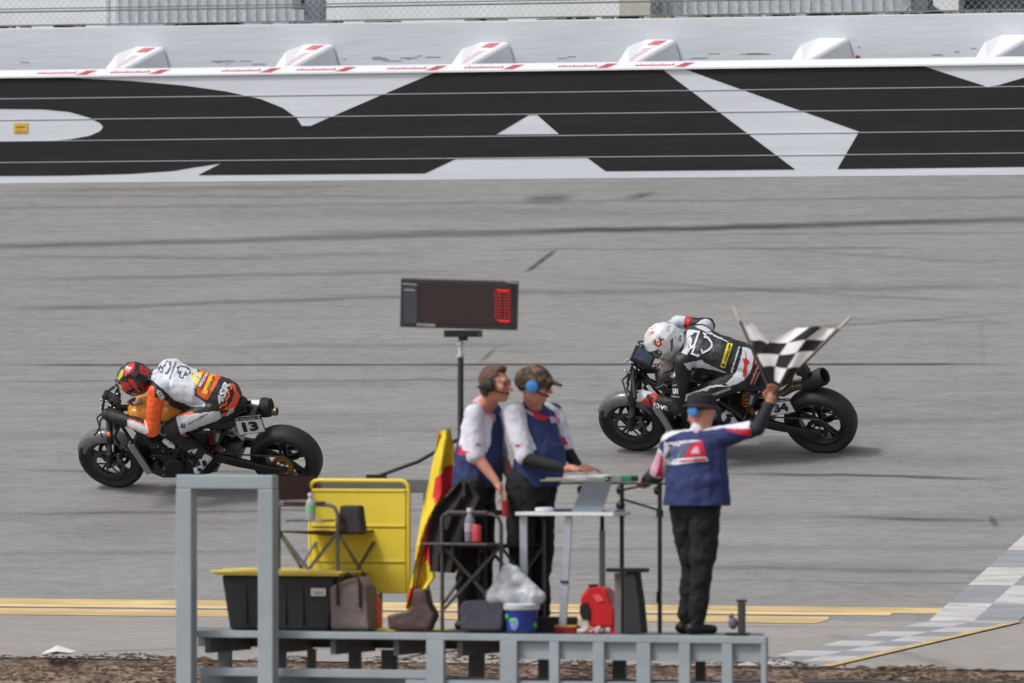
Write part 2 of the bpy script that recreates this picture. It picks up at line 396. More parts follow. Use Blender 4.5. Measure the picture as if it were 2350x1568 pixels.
bb = MB(); bb.add([(-600, YW + .9, -.02), (600, YW + .9, -.02), (600, 700, -.02), (-600, 700, -.02)], [(0, 1, 2, 3)])
tag(bb.build('outfield_ground', mat('outfield', c(110, 112, 104), .9), None, False), kind='structure')
# loose clods and dry grass torn up along the edge
cl = MB(); rnd = random.Random(3)
for i in range(21000):
    x = rnd.uniform(-9, 6.5); y = YE - abs(rnd.gauss(0, .75)) - .0
    z = infz(y) + noise.fractal(V((x * 2.2, y * 3.4, 0)), 1, 2, 4) * .06 + max(0, noise.noise(V((x * .75 + 3, y * .8, 5)))) * .10 + .045
    s_ = rnd.uniform(.003, .009) * (1 + max(0, noise.noise(V((x * 1.2, y, 9)))) * 1.6); a = rnd.uniform(0, 6.28); L_ = s_ * rnd.uniform(1.5, 6)
    a = rnd.gauss(0, .5); k = rnd.choice((0, 0, 0, 1, 1, 1, 2, 3) if noise.noise(V((x * 2.5, y * 2.5, 1))) > -.05 else (0, 0, 0, 0, 1, 2)); d = V((math.cos(a) * L_, math.sin(a) * L_ * .5, rnd.uniform(-.3, .6) * s_)); e = V((-math.sin(a), math.cos(a), rnd.uniform(-.5, .5))) * s_ * .7; p = V((x, y, z)); f = V((0, 0, s_ * .8))
    cl.add([p - d, p + e, p + d, p - e, p + f, p - f], [(0, 1, 4), (1, 2, 4), (2, 3, 4), (3, 0, 4), (1, 0, 5), (2, 1, 5), (3, 2, 5), (0, 3, 5)], k)
tag(cl.build('dirt_clods', [mat('clod_dark', c(84, 70, 61), .95), mat('clod_mid', c(112, 92, 78), .95), mat('clod_straw', c(134, 114, 96), .95), mat('clod_pale', c(150, 134, 122), .95)], None, False), kind='stuff')
# painted lines
YEL = mat('worn_yellow_paint', c(196, 172, 124), .85, var=.34, sc=4, stretch=(.25, 3, 1))
YEL2 = mat('faded_yellow_paint', c(214, 186, 140), .8, var=.2, sc=5, stretch=(.25, 3, 1))
SEAL = mat('dark_sealer', c(112, 113, 118), .8, var=.15, sc=6, stretch=(.3, 2, 1))
WHT = mat('worn_white_paint', c(184, 182, 182), .85, var=.26, sc=9, stretch=(.3, 2, 1))
GRYP = mat('grey_paint', c(142, 144, 148), .85, var=.2, sc=6, stretch=(.3, 2, 1))
def zs(y): return y * TB if y > 0 else y * AP
def yb(v, u=0): p = bank(u, v); q = apr(u, v); return p.y if p.y > 0 else q.y
xl_end = bank(2170, 1390).x
def band(mb, x0, x1, y0, y1, lift, mi=0, x1b=None, x0b=None):
    ys_ = [y0] + ([0] if y0 < 0 < y1 else []) + [y1]
    for a, b in zip(ys_[:-1], ys_[1:]):
        f = lambda y: ((y - y0) / (y1 - y0))
        xa0 = x0 + ((x0b if x0b is not None else x0) - x0) * f(a); xb0 = x0 + ((x0b if x0b is not None else x0) - x0) * f(b)
        xa1 = x1 + ((x1b if x1b is not None else x1) - x1) * f(a); xb1 = x1 + ((x1b if x1b is not None else x1) - x1) * f(b)
        mb.add([(xa0, a, zs(a) + lift), (xa1, a, zs(a) + lift), (xb1, b, zs(b) + lift), (xb0, b, zs(b) + lift)], [(0, 1, 2, 3)], mi)
ya, yb_, yc, yd, ye = yb(1374), yb(1386.5), yb(1392), yb(1396), yb(1411)
l1 = MB(); band(l1, X0, xl_end, yb_, ya, .004, 0); band(l1, X0, xl_end - .4, yc, yb_, .004, 1); band(l1, X0, xl_end - .9, yd, yc, .004, 2)
band(l1, X0, xl_end - .9, ye, yd, .004, 0); band(l1, xl_end + .95, X1, yb_, ya, .004, 0); band(l1, xl_end + .95, X1, ye, yd, .004, 0)
tag(l1.build('yellow_line', [YEL, YEL2, SEAL], None, False), kind='structure')
# chequered start-finish band running up the banking, with its yellow edge line
ck = MB(); N = 30; xa = apr(1775, 1528); cs = .30
ex = V((xa.x, 0, 0)).x
fx0 = xl_end - .03
def sl(s_): return s_
rows = []
y = YE + .02; k = 0
wS = .76
while y < 5.2:
    y2 = y + .42
    for col in range(2):
        x_ = fx0 + col * wS / 2
        ye_ = min(y2, 0) if y < 0 < y2 else y2; band(ck, x_ + .1 * y, x_ + wS / 2 + .1 * y, y, ye_, .008, (col + k) % 2, x_ + wS / 2 + .1 * ye_, x_ + .1 * ye_)
    k += 1; y = 0 if y < 0 < y2 else y2
tag(ck.build('start_finish_line', [WHT, GRYP], None, False), kind='structure')
yl = MB(); band(yl, fx0 + .70 + .1 * YE, fx0 + .80 + .1 * YE, YE + .01, -.01, .012, 0, fx0 + .80, fx0 + .70)
tag(yl.build('pit_exit_line', YEL, None, False), kind='structure')

# ---- energy absorbing steel barrier with huge painted letters
WP = mat('barrier_white_paint', c(214, 219, 227), .5, var=.09, sc=2, bump=.1, bsc=8, stretch=(.2, 1, 3))
BP = mat('barrier_black_paint', c(30, 31, 35, .75), .8, var=.45, sc=5, bump=.1, bsc=8, stretch=(.2, 1, 3))
WP2 = mat('cap_lit_white', c(236, 238, 242), .45, var=.03, sc=3)  # lighter white: light on the upward tilted cap put into the colour
RED = mat('red_print', c(214, 92, 100), .5)
br = thing('steel_barrier', 'white steel tube safety barrier along the track with giant black painted letters', 'barrier', (-4, YW, ZB_))
ztop = at(1175, 163, YW).z; th = (ztop - ZB_) / 5; xa, xb = -24, 14
for i in range(5):
    t = MB(); z0 = ZB_ + th * i; g = .004
    t.prism([(0, z0 + g), (.2, z0 + g), (.2, z0 + th - g), (.004, z0 + th - g), (0, z0 + th - g - .004)], (0, 1, 0), (0, 0, 1), (xa, YW, 0), xb - xa)
    t.build('steel_tube', WP, br, False)
t = MB(); t.bx(xa, xb, YW + .02, YW + .15, ZB_, ztop - .01); t.build('backing_tube', mat('weathered_grey', c(150, 150, 152)), br, False)
fb = MB()
fb.bx(xa, xb, YW + .21, YW + .5, ZB_ - .1, ztop - .12)
t = fb.build('foam_spacer', mat('foam_dark', c(90, 92, 96)), br, False)
t = MB(); zc = at(1175, 148.5, YW + .12).z
t.prism([(-.03, ztop - .005), (.28, ztop - .005), (.28, zc + .02), (.12, zc), (-.03, ztop + .012)], (0, 1, 0), (0, 0, 1), (xa, YW, 0), xb - xa)
capo = t.build('top_cap', WP2, br, False)
def bandclip(tri, z0, z1):
    def cl_(P, f):
        o = []
        for i in range(len(P)):
            a, b = P[i], P[(i + 1) % len(P)]; fa, fb_ = f(a), f(b)
            if fa >= 0: o.append(a)
            if (fa >= 0) != (fb_ >= 0): t_ = fa / (fa - fb_); o.append((a[0] + (b[0] - a[0]) * t_, a[1] + (b[1] - a[1]) * t_))
        return o
    P = cl_(tri, lambda p: p[1] - z0)
    return cl_(P, lambda p: z1 - p[1]) if len(P) > 2 else []
def wallpoly(mb, outer, holes=(), mi=0, off=.004):
    loops = [[at(u, v, YW) for u, v in q] for q in [outer, *holes]]
    loops = [[V((p.x, p.z, 0)) for p in q] for q in loops]; fl = [p for q in loops for p in q]
    for t_ in tessellate_polygon(loops):
        tri = [(fl[i].x, fl[i].y) for i in t_]
        for k in range(5):
            z0 = ZB_ + th * k + .005; z1 = ZB_ + th * (k + 1) - .006
            P = bandclip(tri, z0, z1)
            if len(P) > 2: mb.add([(p[0], YW - off, p[1]) for p in P], [tuple(range(len(P)))], mi)
L1 = [(-420, 196), (-200, 184), (0, 178), (150, 178), (300, 186), (420, 196), (520, 210), (600, 228), (650, 248), (680, 270), (693, 289), (713, 289), (740, 277), (860, 225), (995, 168), (1520, 159),
      (1825, 389), (1390, 393), (1345, 360), (1050, 363), (975, 398), (455, 402), (508, 375), (440, 385), (400, 392), (300, 399), (150, 403), (0, 404), (-420, 402)]
hole_d = [(-260, 262), (-100, 251), (0, 250), (100, 251), (160, 257), (205, 270), (230, 283), (237, 292), (230, 301), (205, 312), (160, 320), (100, 324), (0, 326), (-100, 326), (-260, 316)]
hole_a = [(1138, 309), (1215, 263), (1232, 263), (1283, 308)]
let = MB(); wallpoly(let, L1, [hole_d, hole_a])
wallpoly(let, [(1567, 157), (2120, 152), (2265, 199), (2290, 196), (2480, 140), (2900, 140), (2600, 300), (2600, 380), (1922, 388), (1972, 302)])
let.build('painted_lettering', BP, br, False)
cj = MB()
for k in range(1, 5):       # pale line on each joint: highlight of the tube edge painted in
    zz = ZB_ + th * k; cj.bx(xa, xb, YW - .007, YW + .02, zz - .002, zz + .004)
cj.build('joint_highlight', mat('edge_highlight', c(190, 193, 198), .4), br, False)
# small yellow and orange sticker on the D
st = MB(); a = at(32, 283, YW); b = at(64, 305, YW); st.bx(a.x, b.x, YW - .009, YW - .0045, b.z, a.z, 0); st.bx(a.x + .02, b.x - .02, YW - .012, YW - .0095, b.z + .01, b.z + .03, 1); st.bx(a.x + .03, b.x - .03, YW - .012, YW - .0095, b.z + .055, b.z + .065, 2)
st.build('sticker', [mat('sticker_yellow', c(214, 180, 70)), mat('sticker_orange', c(232, 140, 50)), mat('sticker_dark', c(90, 80, 50))], br, False)
# red print on the cap: thin line of script and a slanted logo block
capn = V((0, -(zc - ztop - .012), .15)).normalized()
def caprow(mb, u, w_, k, txt=True):
    def cp(uu, t): p = at(uu, 155, YW + .04); y = YW - .03 + .15 * t; z = ztop + .012 + (zc - ztop - .012) * t; return V((p.x + t * .0, y, z)) + capn * .004
    if txt:
        for j in range(11):
            u0 = u + j * 8.3; a = cp(u0, .35); b = cp(u0 + 5.6, .35); c_ = cp(u0 + 7.2, .6); d = cp(u0 + 1.6, .6); mb.add([a, b, c_, d], [(0, 1, 2, 3)])
            if j % 3 == 1: a = cp(u0, .62); b = cp(u0 + 2, .62); c_ = cp(u0 + 4, .8); d = cp(u0 + 2, .8); mb.add([a, b, c_, d], [(0, 1, 2, 3)])
    for j in range(4):
        t0 = .08 + j * .22; sh = j * 4; a = cp(u + 93 + sh, t0); b = cp(u + 118 + sh, t0); c_ = cp(u + 121 + sh, t0 + .15); d = cp(u + 96 + sh, t0 + .15); mb.add([a, b, c_, d], [(0, 1, 2, 3)])
pr_ = MB()
for u in (85, 253, 508, 680, 888, 1065, 1280, 1458): pr_.cut('red_print'); caprow(pr_, u, 120, 0)
pr_.build('red_print', RED, br, False)

# ---- concrete wall behind
zw = at(1175, 47, YW + .95).z
cw = thing('retaining_wall', 'pale grey concrete wall standing behind the steel barrier', 'wall', (-4, YW + .95, ZB_))
t = MB(); t.bx(xa, xb, YW + .95, YW + 1.45, ZB_ - .3, zw); t.build('wall', mat('painted_concrete', c(208, 214, 221), .7, var=.10, sc=1.2, bump=.25, bsc=10, stretch=(.25, 1, 1.5)), cw, False, .01)
t = MB(); rn = random.Random(5)
t.cut('scuff_mark')
for i in range(60):
    x = rn.uniform(-11, 3); z = zw - .37 + rn.gauss(0, .02); l = rn.uniform(.03, .25); t.bx(x, x + l, YW + .946, YW + .9506, z, z + rn.uniform(.004, .012))
tag(t.build('scuff_mark', mat('scuff_grey', c(158, 164, 170)), cw, False), kind='stuff')
# wedge shaped white covers bridging barrier and wall
cov0 = None
us = [(232, 146, 1), (622, 140, 1), (1027, 135, 1), (1410, 129, 1), (1808, 125, 0), (2232, 118, 0), (-160, 150, 1)]
lab = ['wedge cover with red print, leftmost of the white covers, above the letter D', 'wedge cover with red print above the white gap between D and A',
       'wedge cover with red print above the left half of the letter A', 'wedge cover with red print above the right half of the letter A',
       'plain wedge cover without print, rusty spot at its foot, above the letter Y', 'plain wedge cover cut by the right edge of the photo']
for i, (u, v, red) in enumerate(us[:6]):
    P = at(u + 2, v, YW + .26); x = P.x; z0 = zc - .02; zt = at(u + 60, v - 39, YW + .93).z; yb0 = YW + .27; y1 = YW + .945
    r_ = thing('wedge_cover', lab[i], 'cover', (x + .15, YW + .6, z0), 'white wedge covers bolted behind the barrier cap')
    t = MB(); wd = .30
    f = [(x, yb0, z0), (x + wd * .55, yb0, z0), (x + wd, yb0 + .05, z0), (x + wd + .22, y1, z0), (x - .0, y1, z0)]
    f_top = [(x + .01, yb0, z0 + .012), (x + wd * .42, yb0, z0 + .012), (x + wd + .05, y1 - .02, zt), (x + .05, y1 - .02, zt - .005), (x - .02, y1 - .25, zt - .06)]
    vs = [(x - .01, yb0, z0), (x + .14, yb0, z0), (x + .48, y1, z0), (x - .02, y1, z0), (x + .08, y1, zt), (x + .40, y1, zt), (x - .02, y1 - .3, zt - .06)]
    t.add(vs, [(0, 1, 5, 4, 6), (1, 2, 5), (0, 6, 4, 3), (0, 3, 2, 1), (3, 4, 5, 2)])
    t.build('cover_shell', WP2, r_, False, .03)
    if red:
        t = MB(); A_, B_, C_, D_ = V(vs[0]), V(vs[1]), V(vs[5]), V(vs[4]); nn = (B_ - A_).cross(C_ - A_).normalized() * .006
        def qp(s_, h): lo = A_.lerp(B_, s_); hi = D_.lerp(C_, s_); return lo.lerp(hi, h) + nn
        [t.add([qp(.32 + j * .02, .76 + j * .06), qp(.76 + j * .02, .76 + j * .06), qp(.775 + j * .02, .80 + j * .06), qp(.335 + j * .02, .80 + j * .06)], [(0, 1, 2, 3)]) for j in range(3)]
        for j in range(7): h = .12 + j * .08; t.add([qp(.38, h), qp(.72, h), qp(.73, h + .016), qp(.39, h + .016)], [(0, 1, 2, 3)])
        t.build('red_print', RED, r_, False)
    if i == 4:
        t = MB(); t.ell(V((x + .50, y1 - .03, z0 + .05)), (.03, .02, .05)); t.build('rust_spot', mat('rust', c(120, 70, 50), .9), r_)

# ---- catch fence on the wall and what shows behind it
GS = mat('galvanised_steel', c(196, 202, 206), .5, .1, var=.2, sc=9)
YF = YW + 1.2
cf = thing('catch_fence', 'chain link catch fence with steel cables on top of the concrete wall', 'fence', (-4, YF, zw))
t = MB()
for i in range(-26, 16 * 1): pass
x = xa
while x < xb:
    t.bar((x, YF, zw), (x + 1.5, YF + .002, zw + 1.5), .003, .003); t.bar((x + 1.5, YF + .006, zw), (x, YF + .004, zw + 1.5), .003, .003); x += .075
t.build('chain_link', GS, cf, False)
for h, r_ in ((.03, .008), (.17, .009), (.20, .006), (.55, .009), (.95, .009), (1.4, .009)):
    t = MB(); t.cyl((xa, YF - .05, zw + h), (xb, YF - .05, zw + h + .01), r_, n=6); t.build('cable', mat('dark_cable', c(120, 126, 128), .5, .3), cf)
for u in (-700, 722, 2115, 3300):
    P = at(u, 40, YF + .1); t = MB(); t.bx(P.x - .09, P.x + .09, YF + .03, YF + .2, zw, zw + 1.6); t.bx(P.x - .17, P.x + .17, YF - .02, YF + .25, zw + .02, zw + .03); t.bx(P.x - .2, P.x - .1, YF - .02, YF + .1, zw + .16, zw + .28)
    t.build('fence_post', mat('post_grey', c(128, 138, 146), .5, .3), cf, False, .008)
t = MB(); P = at(2050, 30, YF + .2)
t.bar((P.x, YF + .25, zw), (P.x + .75, YF + .3, zw + .75), .09, .09); t.bar((P.x - .25, YF + .25, zw + .5), (P.x + .5, YF + .3, zw - .0), .05, .05); t.build('brace', GS, cf, False)
t = MB(); t.cyl((P.x + .7, YF - .03, zw + .22), (P.x + 5.4, YF - .03, zw - .12), .012, n=6); t.build('cable', GS, cf)
rn = random.Random(11); t = MB()
for i in range(90):
    x = rn.uniform(-11, 4); l = rn.uniform(.05, .3); t.box((x, YW + 1.1, zw + .012), (l, .1, rn.uniform(.012, .03)))
tag(t.build('debris_strip', mat('debris', c(120, 112, 100), .9, var=.6, sc=20), cf, False), kind='stuff')
gs = thing('grandstand', 'pale grandstand front seen through the catch fence', 'grandstand', (-4, YW + 3.2, ZB_))
t = MB(); t.bx(xa, at(2200, 20, YW + 3.2).x, YW + 3.2, YW + 3.5, ZB_, zw + 1.0); t.build('front_wall', mat('stand_white', c(236, 238, 240), .6, var=.10, sc=1.5, stretch=(1, 1, .3)), gs, False)
t = MB(); t.bx(at(2200, 20, YW + 3.2).x, xb, YW + 3.4, YW + 3.5, ZB_, zw + 1.0); t.build('dark_opening', mat('stand_dark', c(66, 70, 76), .7, var=.3), gs, False)
t = MB()
for a_, b_ in ((245, 680), (1500, 2050)):
    t.cut('baluster_rail'); x = at(a_, 20, YW + 3.1).x; xe = at(b_, 20, YW + 3.1).x
    while x < xe: t.bx(x, x + .035, YW + 3.08, YW + 3.12, ZB_ + .4, zw + .7); x += .11
    t.bx(at(a_, 20, YW + 3.1).x, xe, YW + 3.05, YW + 3.079, zw + .1, zw + .13)
t.build('baluster_rail', GS, gs, False)
P = at(1425, 20, YW + 2.9); Q = at(1496, 20, YW + 2.9); t = MB(); t.bx(P.x, Q.x, YW + 2.85, YW + 3.15, ZB_, zw + 1); t.build('pillar', mat('beige', c(196, 190, 178), .8), gs, False)
t = MB(); t.bx(xa, xb, YW + 3.5, YW + 9, zw - .6, zw - .5)
for i in range(5): t.bx(xa, xb, YW + 3.6 + i, YW + 4.1 + i, zw + .2 + i * .4, zw + .6 + i * .4)
t.build('seat_row', mat('seat_alu', c(190, 194, 198), .5, var=.1), gs, False)
# ---- odds on the ground
P = apr(120, 1516); lt = MB(); rn = random.Random(2)
pts = [(math.cos(a) * (.12 + rn.uniform(-.03, .05)), math.sin(a) * .09, rn.uniform(0, .03)) for a in [i * .7 for i in range(9)]]
pz = YE * AP + .03; cx = P.x; lt.add([(cx + p[0], YE - .12 + p[1], pz + p[2]) for p in pts] + [(cx, YE - .12, pz + .075)], [(i, (i + 1) % 9, 9) for i in range(9)] + [tuple(range(8, -1, -1))])
tag(lt.build('litter_bag', mat('litter_white', c(214, 212, 212), .6), None, False), 'crumpled white plastic litter lying on the torn turf at the bottom left', 'litter')
P = at(1846, 1562, YE - .75); Q = at(2360, 1566, YE - .7); pt = MB(); pt.tube([(P.x + (Q.x + 2 - P.x) * i / 8, P.y + .02 * math.sin(i), P.z - .02 + .01 * math.sin(i * 2)) for i in range(9)], .028, 10)
tag(pt.build('drain_pipe', mat('black_plastic', c(30, 30, 32), .5), None), 'black corrugated pipe lying in the mulch at the bottom right corner', 'pipe')
# ================================================================ MOTORCYCLES AND RIDERS
def conv(ou, ov, s): return lambda *q: [(ou + s * x, ov + s * y) for x, y in q]
Z1 = conv(149.2, 791.7, .2637); Z2 = conv(1354, 711.4, .2734); ZA = conv(160.6, 837.6, .18294); ZBk = conv(481.9, 895, .14636); ZC = conv(1365.5, 826.2, .14639)
ZH = conv(1468.7, 717.2, .07324); ZR = conv(1594.9, 763.1, .10974); ZW = conv(344.2, 814.7, .08789); ZE = conv(1709.7, 826.2, .14638)
LEAN = R(38)
def bikespace(u, v):
    o = bank(u, v); C_, S_ = math.cos(LEAN), math.sin(LEAN)
    return Matrix(((-1, 0, 0, o.x), (0, -C_, -S_, o.y), (0, -S_, C_, o.z), (0, 0, 0, 1)))
def loc_(u, v, y):                                # photo point -> bike coordinates on the slice y
    P = hit(u, v, SP @ V((0, y, 0)), SP.to_3x3() @ V((0, 1, 0))); return SP.inverted() @ P
TY = mat('tyre_rubber', c(40, 40, 42), .62, var=.12, sc=6, bump=.1, bsc=120, spec=.4)
BLK = mat('black_frame_paint', c(22, 22, 24), .35, var=.25, sc=20, spec=.5)
MBL = mat('matt_black', c(30, 30, 32), .7, var=.3, sc=20)
ENG = mat('engine_black', c(34, 34, 37), .45, .3, var=.4, sc=18, bump=.3, bsc=60)
ALU = mat('aluminium', c(168, 170, 172), .35, .8, var=.2, sc=12)
DALU = mat('dark_aluminium', c(96, 98, 102), .4, .7, var=.3, sc=14)
GOLD = mat('gold_anodised', c(150, 104, 44), .4, .7, var=.4, sc=14)
CARB = mat('carbon_fender', c(98, 99, 100), .3, .1, var=.25, sc=22, coat=.4)
ORNG = mat('orange_plastic', c(235, 90, 40), .4)
def wheel(root, name, x, z, ro, ri, hw, n_sp, spm, disc, disc_m):
    a = V((0, 1, 0)); o = V((x, 0, z)); rim = MB(); prof = [(ri + .012, -hw * .62), (ri + .012, -hw * .5), (ri - .02, -hw * .35), (ri - .02, hw * .35), (ri + .012, hw * .5), (ri + .012, hw * .62), (ri - .004, hw * .62), (ri - .034, hw * .36), (ri - .034, -hw * .36), (ri - .004, -hw * .62)]
    rim.lathe(prof, o, a, 48, ring=True); rim.cyl(o - a * (hw * .7), o + a * (hw * .7), .034, n=16)
    for i in range(n_sp):
        t = 2 * math.pi * i / n_sp + .35
        for dt in (-.13, .13):
            d0 = V((math.cos(t + dt * .3), 0, math.sin(t + dt * .3))); d1 = V((math.cos(t + dt), 0, math.sin(t + dt)))
            rim.bar(o + d0 * .025, o + d1 * (ri - .02), .020, .026, a)
    w_ = rim.build(name, spm, root)
    t = MB(); pr = []
    for k in range(20):
        th_ = 2 * math.pi * k / 20; cc, ss = math.cos(th_), math.sin(th_)
        rr = (ro + ri) / 2 + (ro - ri) / 2 * (abs(cc) ** .85) * (1 if cc > 0 else -1); hh = hw * (abs(ss) ** .8) * (1 if ss > 0 else -1) * (1.0 if cc > -.2 else .86); pr.append((rr, hh))
    t.lathe(pr, o, a, 72, ring=True); t.build('tyre', TY, w_)
    for s_, rd in disc:
        d = MB(); y0 = s_; d.lathe([(rd * .76, y0), (rd, y0), (rd, y0 + .006), (rd * .76, y0 + .006)], o, a, 40, ring=True)
        for i in range(6):
            tt = i * math.pi / 3; dd_ = V((math.cos(tt), 0, math.sin(tt))); d.bar(o + a * (y0 + .003) + dd_ * .03, o + a * (y0 + .003) + dd_ * rd * .78, .014, .008, a)
        d.build('brake_disc', disc_m, w_)
    return w_
def motorbike(org, cfg, label):
    setsp(bikespace(*org)); wb = cfg['wb']; k = wb / 1.664
    root = thing('motorcycle', label, 'motorcycle', (0, 0, 0), 'racing motorcycles on the banking')
    wheel(root, 'front_wheel', wb, .312, .305, .215, .062, 5, BLK, [(.075, .15), (-.08, .15)], mat('rotor_steel', c(70, 72, 76), .35, .7, var=.3, sc=20))
    rw = wheel(root, 'rear_wheel', 0, .328, .325, .218, .098, 5, BLK, [(-.105, .11)], DALU)
    ax = V((0, 1, 0))
    t = MB(); t.lathe([(.055, .11), (.098, .11), (.098, .122), (.055, .122)], V((0, 0, .328)), ax, 36, ring=True)
    for i in range(5): tt = i * 1.2566; d_ = V((math.cos(tt), 0, math.sin(tt))); t.bar(V((0, .116, .328)) + d_ * .02, V((0, .116, .328)) + d_ * .07, .018, .01, ax); t.cyl(V((0, .118, .328)) + d_ * .05, V((0, .13, .328)) + d_ * .05, .007, n=8)
    t.build('sprocket', cfg['sprocket'], rw)
    t = MB(); t.ell((0, .125, .328), (.03, .02, .03)); t.ell((-.03, .13, .27), (.014, .012, .014)); t.build('axle_nut', ALU, rw)
    # drive chain loop and swingarm
    t = MB(); loop = []
    for i in range(15): tt = math.pi * .5 + math.pi * i / 14; loop.append((.10 * math.cos(tt), .116, .328 + .10 * math.sin(tt)))
    for i in range(9): tt = -math.pi / 2 + math.pi * i / 8; loop.append((.66 + .04 * math.cos(tt), .116, .43 + .04 * math.sin(tt)))
    t.tube(loop, .008, 6, closed=True); t.build('drive_chain', mat('chain_brown', c(78, 66, 48), .5, .5, var=.4, sc=60), root)
    t = MB()
    for s_ in (1, -1): t.loft([[(x, s_ * y, z + h), (x, s_ * (y + .04), z + h), (x, s_ * (y + .04), z - h2), (x, s_ * y, z - h2)] for x, y, z, h, h2 in ((-.05, .135, .315, .02, .02), (.12, .135, .33, .03, .035), (.40, .12, .385, .045, .045), (.62, .09, .43, .05, .05))])
    t.bx(.40, .55, -.12, .12, .36, .44); t.build('swingarm', BLK, root, bevel=.006)
    # frame, subframe, headstock
    t = MB()
    for s_ in (1, -1):
        t.tube([(wb - .20, s_ * .05, .84), (wb - .42, s_ * .13, .78), (.80, s_ * .17, .66), (.62, s_ * .15, .44)], [.03, .032, .032, .03], 10)
        t.tube([(.78, s_ * .13, .70), (.50, s_ * .10, .80), (.22, s_ * .06, .90)], .017, 8); t.tube([(.62, s_ * .13, .50), (.36, s_ * .08, .80)], .015, 8)
        t.tube([(wb - .21, s_ * .05, .74), (wb - .36, s_ * .10, .34), (1.05, s_ * .12, .24), (.7, s_ * .12, .28)], .016, 8)
    t.cyl((wb - .23, 0, .74), (wb - .17, 0, .90), .04); t.build('frame', BLK, root)
    # engine
    e = MB(); e.loft([[(x, y * wy, z0 + zz * hz) for y, zz in ((-1, -.6), (-.8, -1), (.8, -1), (1, -.6), (1, .5), (.75, 1), (-.75, 1), (-1, .5))] for x, wy, z0, hz in ((.62, .10, .40, .10), (.70, .15, .39, .15), (.9, .17, .37, .17), (1.10, .16, .37, .16), (1.24, .10, .38, .09))])
    for x1, z1, x0, z0 in ((1.20, .74, 1.08, .46), (.86, .78, .96, .48)):
        for q in range(9):
            f = q / 8; e.box((x0 + (x1 - x0) * f, 0, z0 + (z1 - z0) * f), (.17, .20, .014), Matrix.Rotation(math.atan2(x1 - x0, z1 - z0), 3, 'Y'))
        e.bar((x0, 0, z0), (x1, 0, z1), .15, .14, (0, 1, 0))
    eo = e.build('engine', ENG, root, False, bevel=.006)
    t = MB(); t.lathe([(0, .215), (.07, .212), (.088, .195), (.09, .15)], V((.98, 0, .38)), ax, 28); t.lathe([(0, .2), (.045, .197), (.055, .185), (.06, .14)], V((.78, 0, .42)), ax, 24)
    t.lathe([(0, .19), (.03, .188), (.04, .15)], V((1.16, 0, .36)), ax, 20); t.build('clutch_cover', ENG, eo)
    rn = random.Random(cfg['seed']); t = MB()
    for i in range(16): x, z = rn.uniform(.68, 1.25), rn.uniform(.28, .62); t.cyl((x, .16, z), (x, .20, z), rn.uniform(.006, .010), n=7)
    t.build('bolt', ALU, eo)
    t = MB()
    for i in range(7):
        p = [V((rn.uniform(.7, 1.3), .13 + rn.uniform(0, .06), rn.uniform(.35, .75))) for _ in range(4)]; p = [p[0], p[0].lerp(p[3], .33) + V((0, .03, .03)), p[0].lerp(p[3], .66) + V((0, .03, -.02)), p[3]]; t.tube(p, .009, 7)
    t.build('hose', MBL, eo)
    t = MB(); t.loft([[(x, y * wy, z) for y, z in ((-1, zt), (1, zt), (1, zb + .05), (.6, zb), (-.6, zb), (-1, zb + .05))] for x, wy, zt, zb in ((.66, .11, .30, .22), (.9, .15, .32, .17), (1.15, .15, .32, .165), (1.28, .12, .29, .20), (1.31, .06, .27, .22))])
    t.build('belly_pan', BLK, root)
    t = MB(); t.tube([(1.22, -.06, .70), (1.34, -.1, .55), (1.30, -.12, .30), (1.0, -.14, .24), (.7, -.14, .30), (.45, -.15, .45)], .026, 10); t.tube([(.80, .02, .72), (.70, -.08, .66), (.60, -.14, .50), (.45, -.15, .48)], .026, 10); t.build('exhaust_pipe', mat('header_steel', c(120, 96, 70), .35, .8, var=.3), root)
    # radiator: thick core with a bright end tank facing the infield
    rd = MB(); rx = k * 1.35; d_ = V((-.095, 0, -.30)); p0 = V((rx - .0, 0, .585)); p1 = p0 + d_
    rd.bar(p0, p1, .30, .045, (1, 0, 0)); ro_ = rd.build('radiator', ENG, root, False)
    t = MB(); t.bar(p0 + V((0, .165, .01)), p1 + V((0, .165, -.01)), .028, .062, (1, 0, 0)); t.build('end_tank', mat('radiator_alu', c(150, 150, 148), .45, .5, var=.12), ro_, False, .004)
    t = MB(); t.bar(p0 + V((.035, .13, .0)), p0 + V((.01, .13, -.085)), .07, .012, (1, 0, 0)); t.build('white_label', mat('label_white', c(205, 203, 198), .6), ro_, False)
    # forks
    for s_ in (1, -1):
        A = V((wb - .005, s_ * .105, .30)); Bt = V((wb - .185, s_ * .105, .95)); f = MB()
        f.cyl(A, A.lerp(Bt, .22), .027, n=14); f.cyl(A.lerp(Bt, .22), A.lerp(Bt, .40), .021, n=14, mi=1); f.cyl(A.lerp(Bt, .40), Bt, .029, n=14); f.lathe([(.033, 0), (.033, .03)], A.lerp(Bt, .42), Bt - A, 14); f.build('fork_leg', [BLK, DALU], root)
        c_ = MB(); c_.ell(V((wb - .115, s_ * .085, .36)), (.03, .028, .055)); c_.bar((wb - .10, s_ * .09, .33), (wb - .03, s_ * .1, .32), .03, .03); c_.cyl((wb - .13, s_ * .11, .40), (wb - .13, s_ * .125, .40), .012); c_.cyl((wb - .10, s_ * .11, .33), (wb - .10, s_ * .125, .33), .012); c_.build('brake_caliper', DALU, root)
    t = MB(); t.bar((wb - .155, -.14, .84), (wb - .155, .14, .84), .09, .035, (1, 0, 0)); t.bar((wb - .185, -.14, .945), (wb - .185, .14, .945), .08, .03, (1, 0, 0)); t.build('triple_clamp', BLK, root, bevel=.006)
    # front fender hugging the tyre
    t = MB(); secs = []
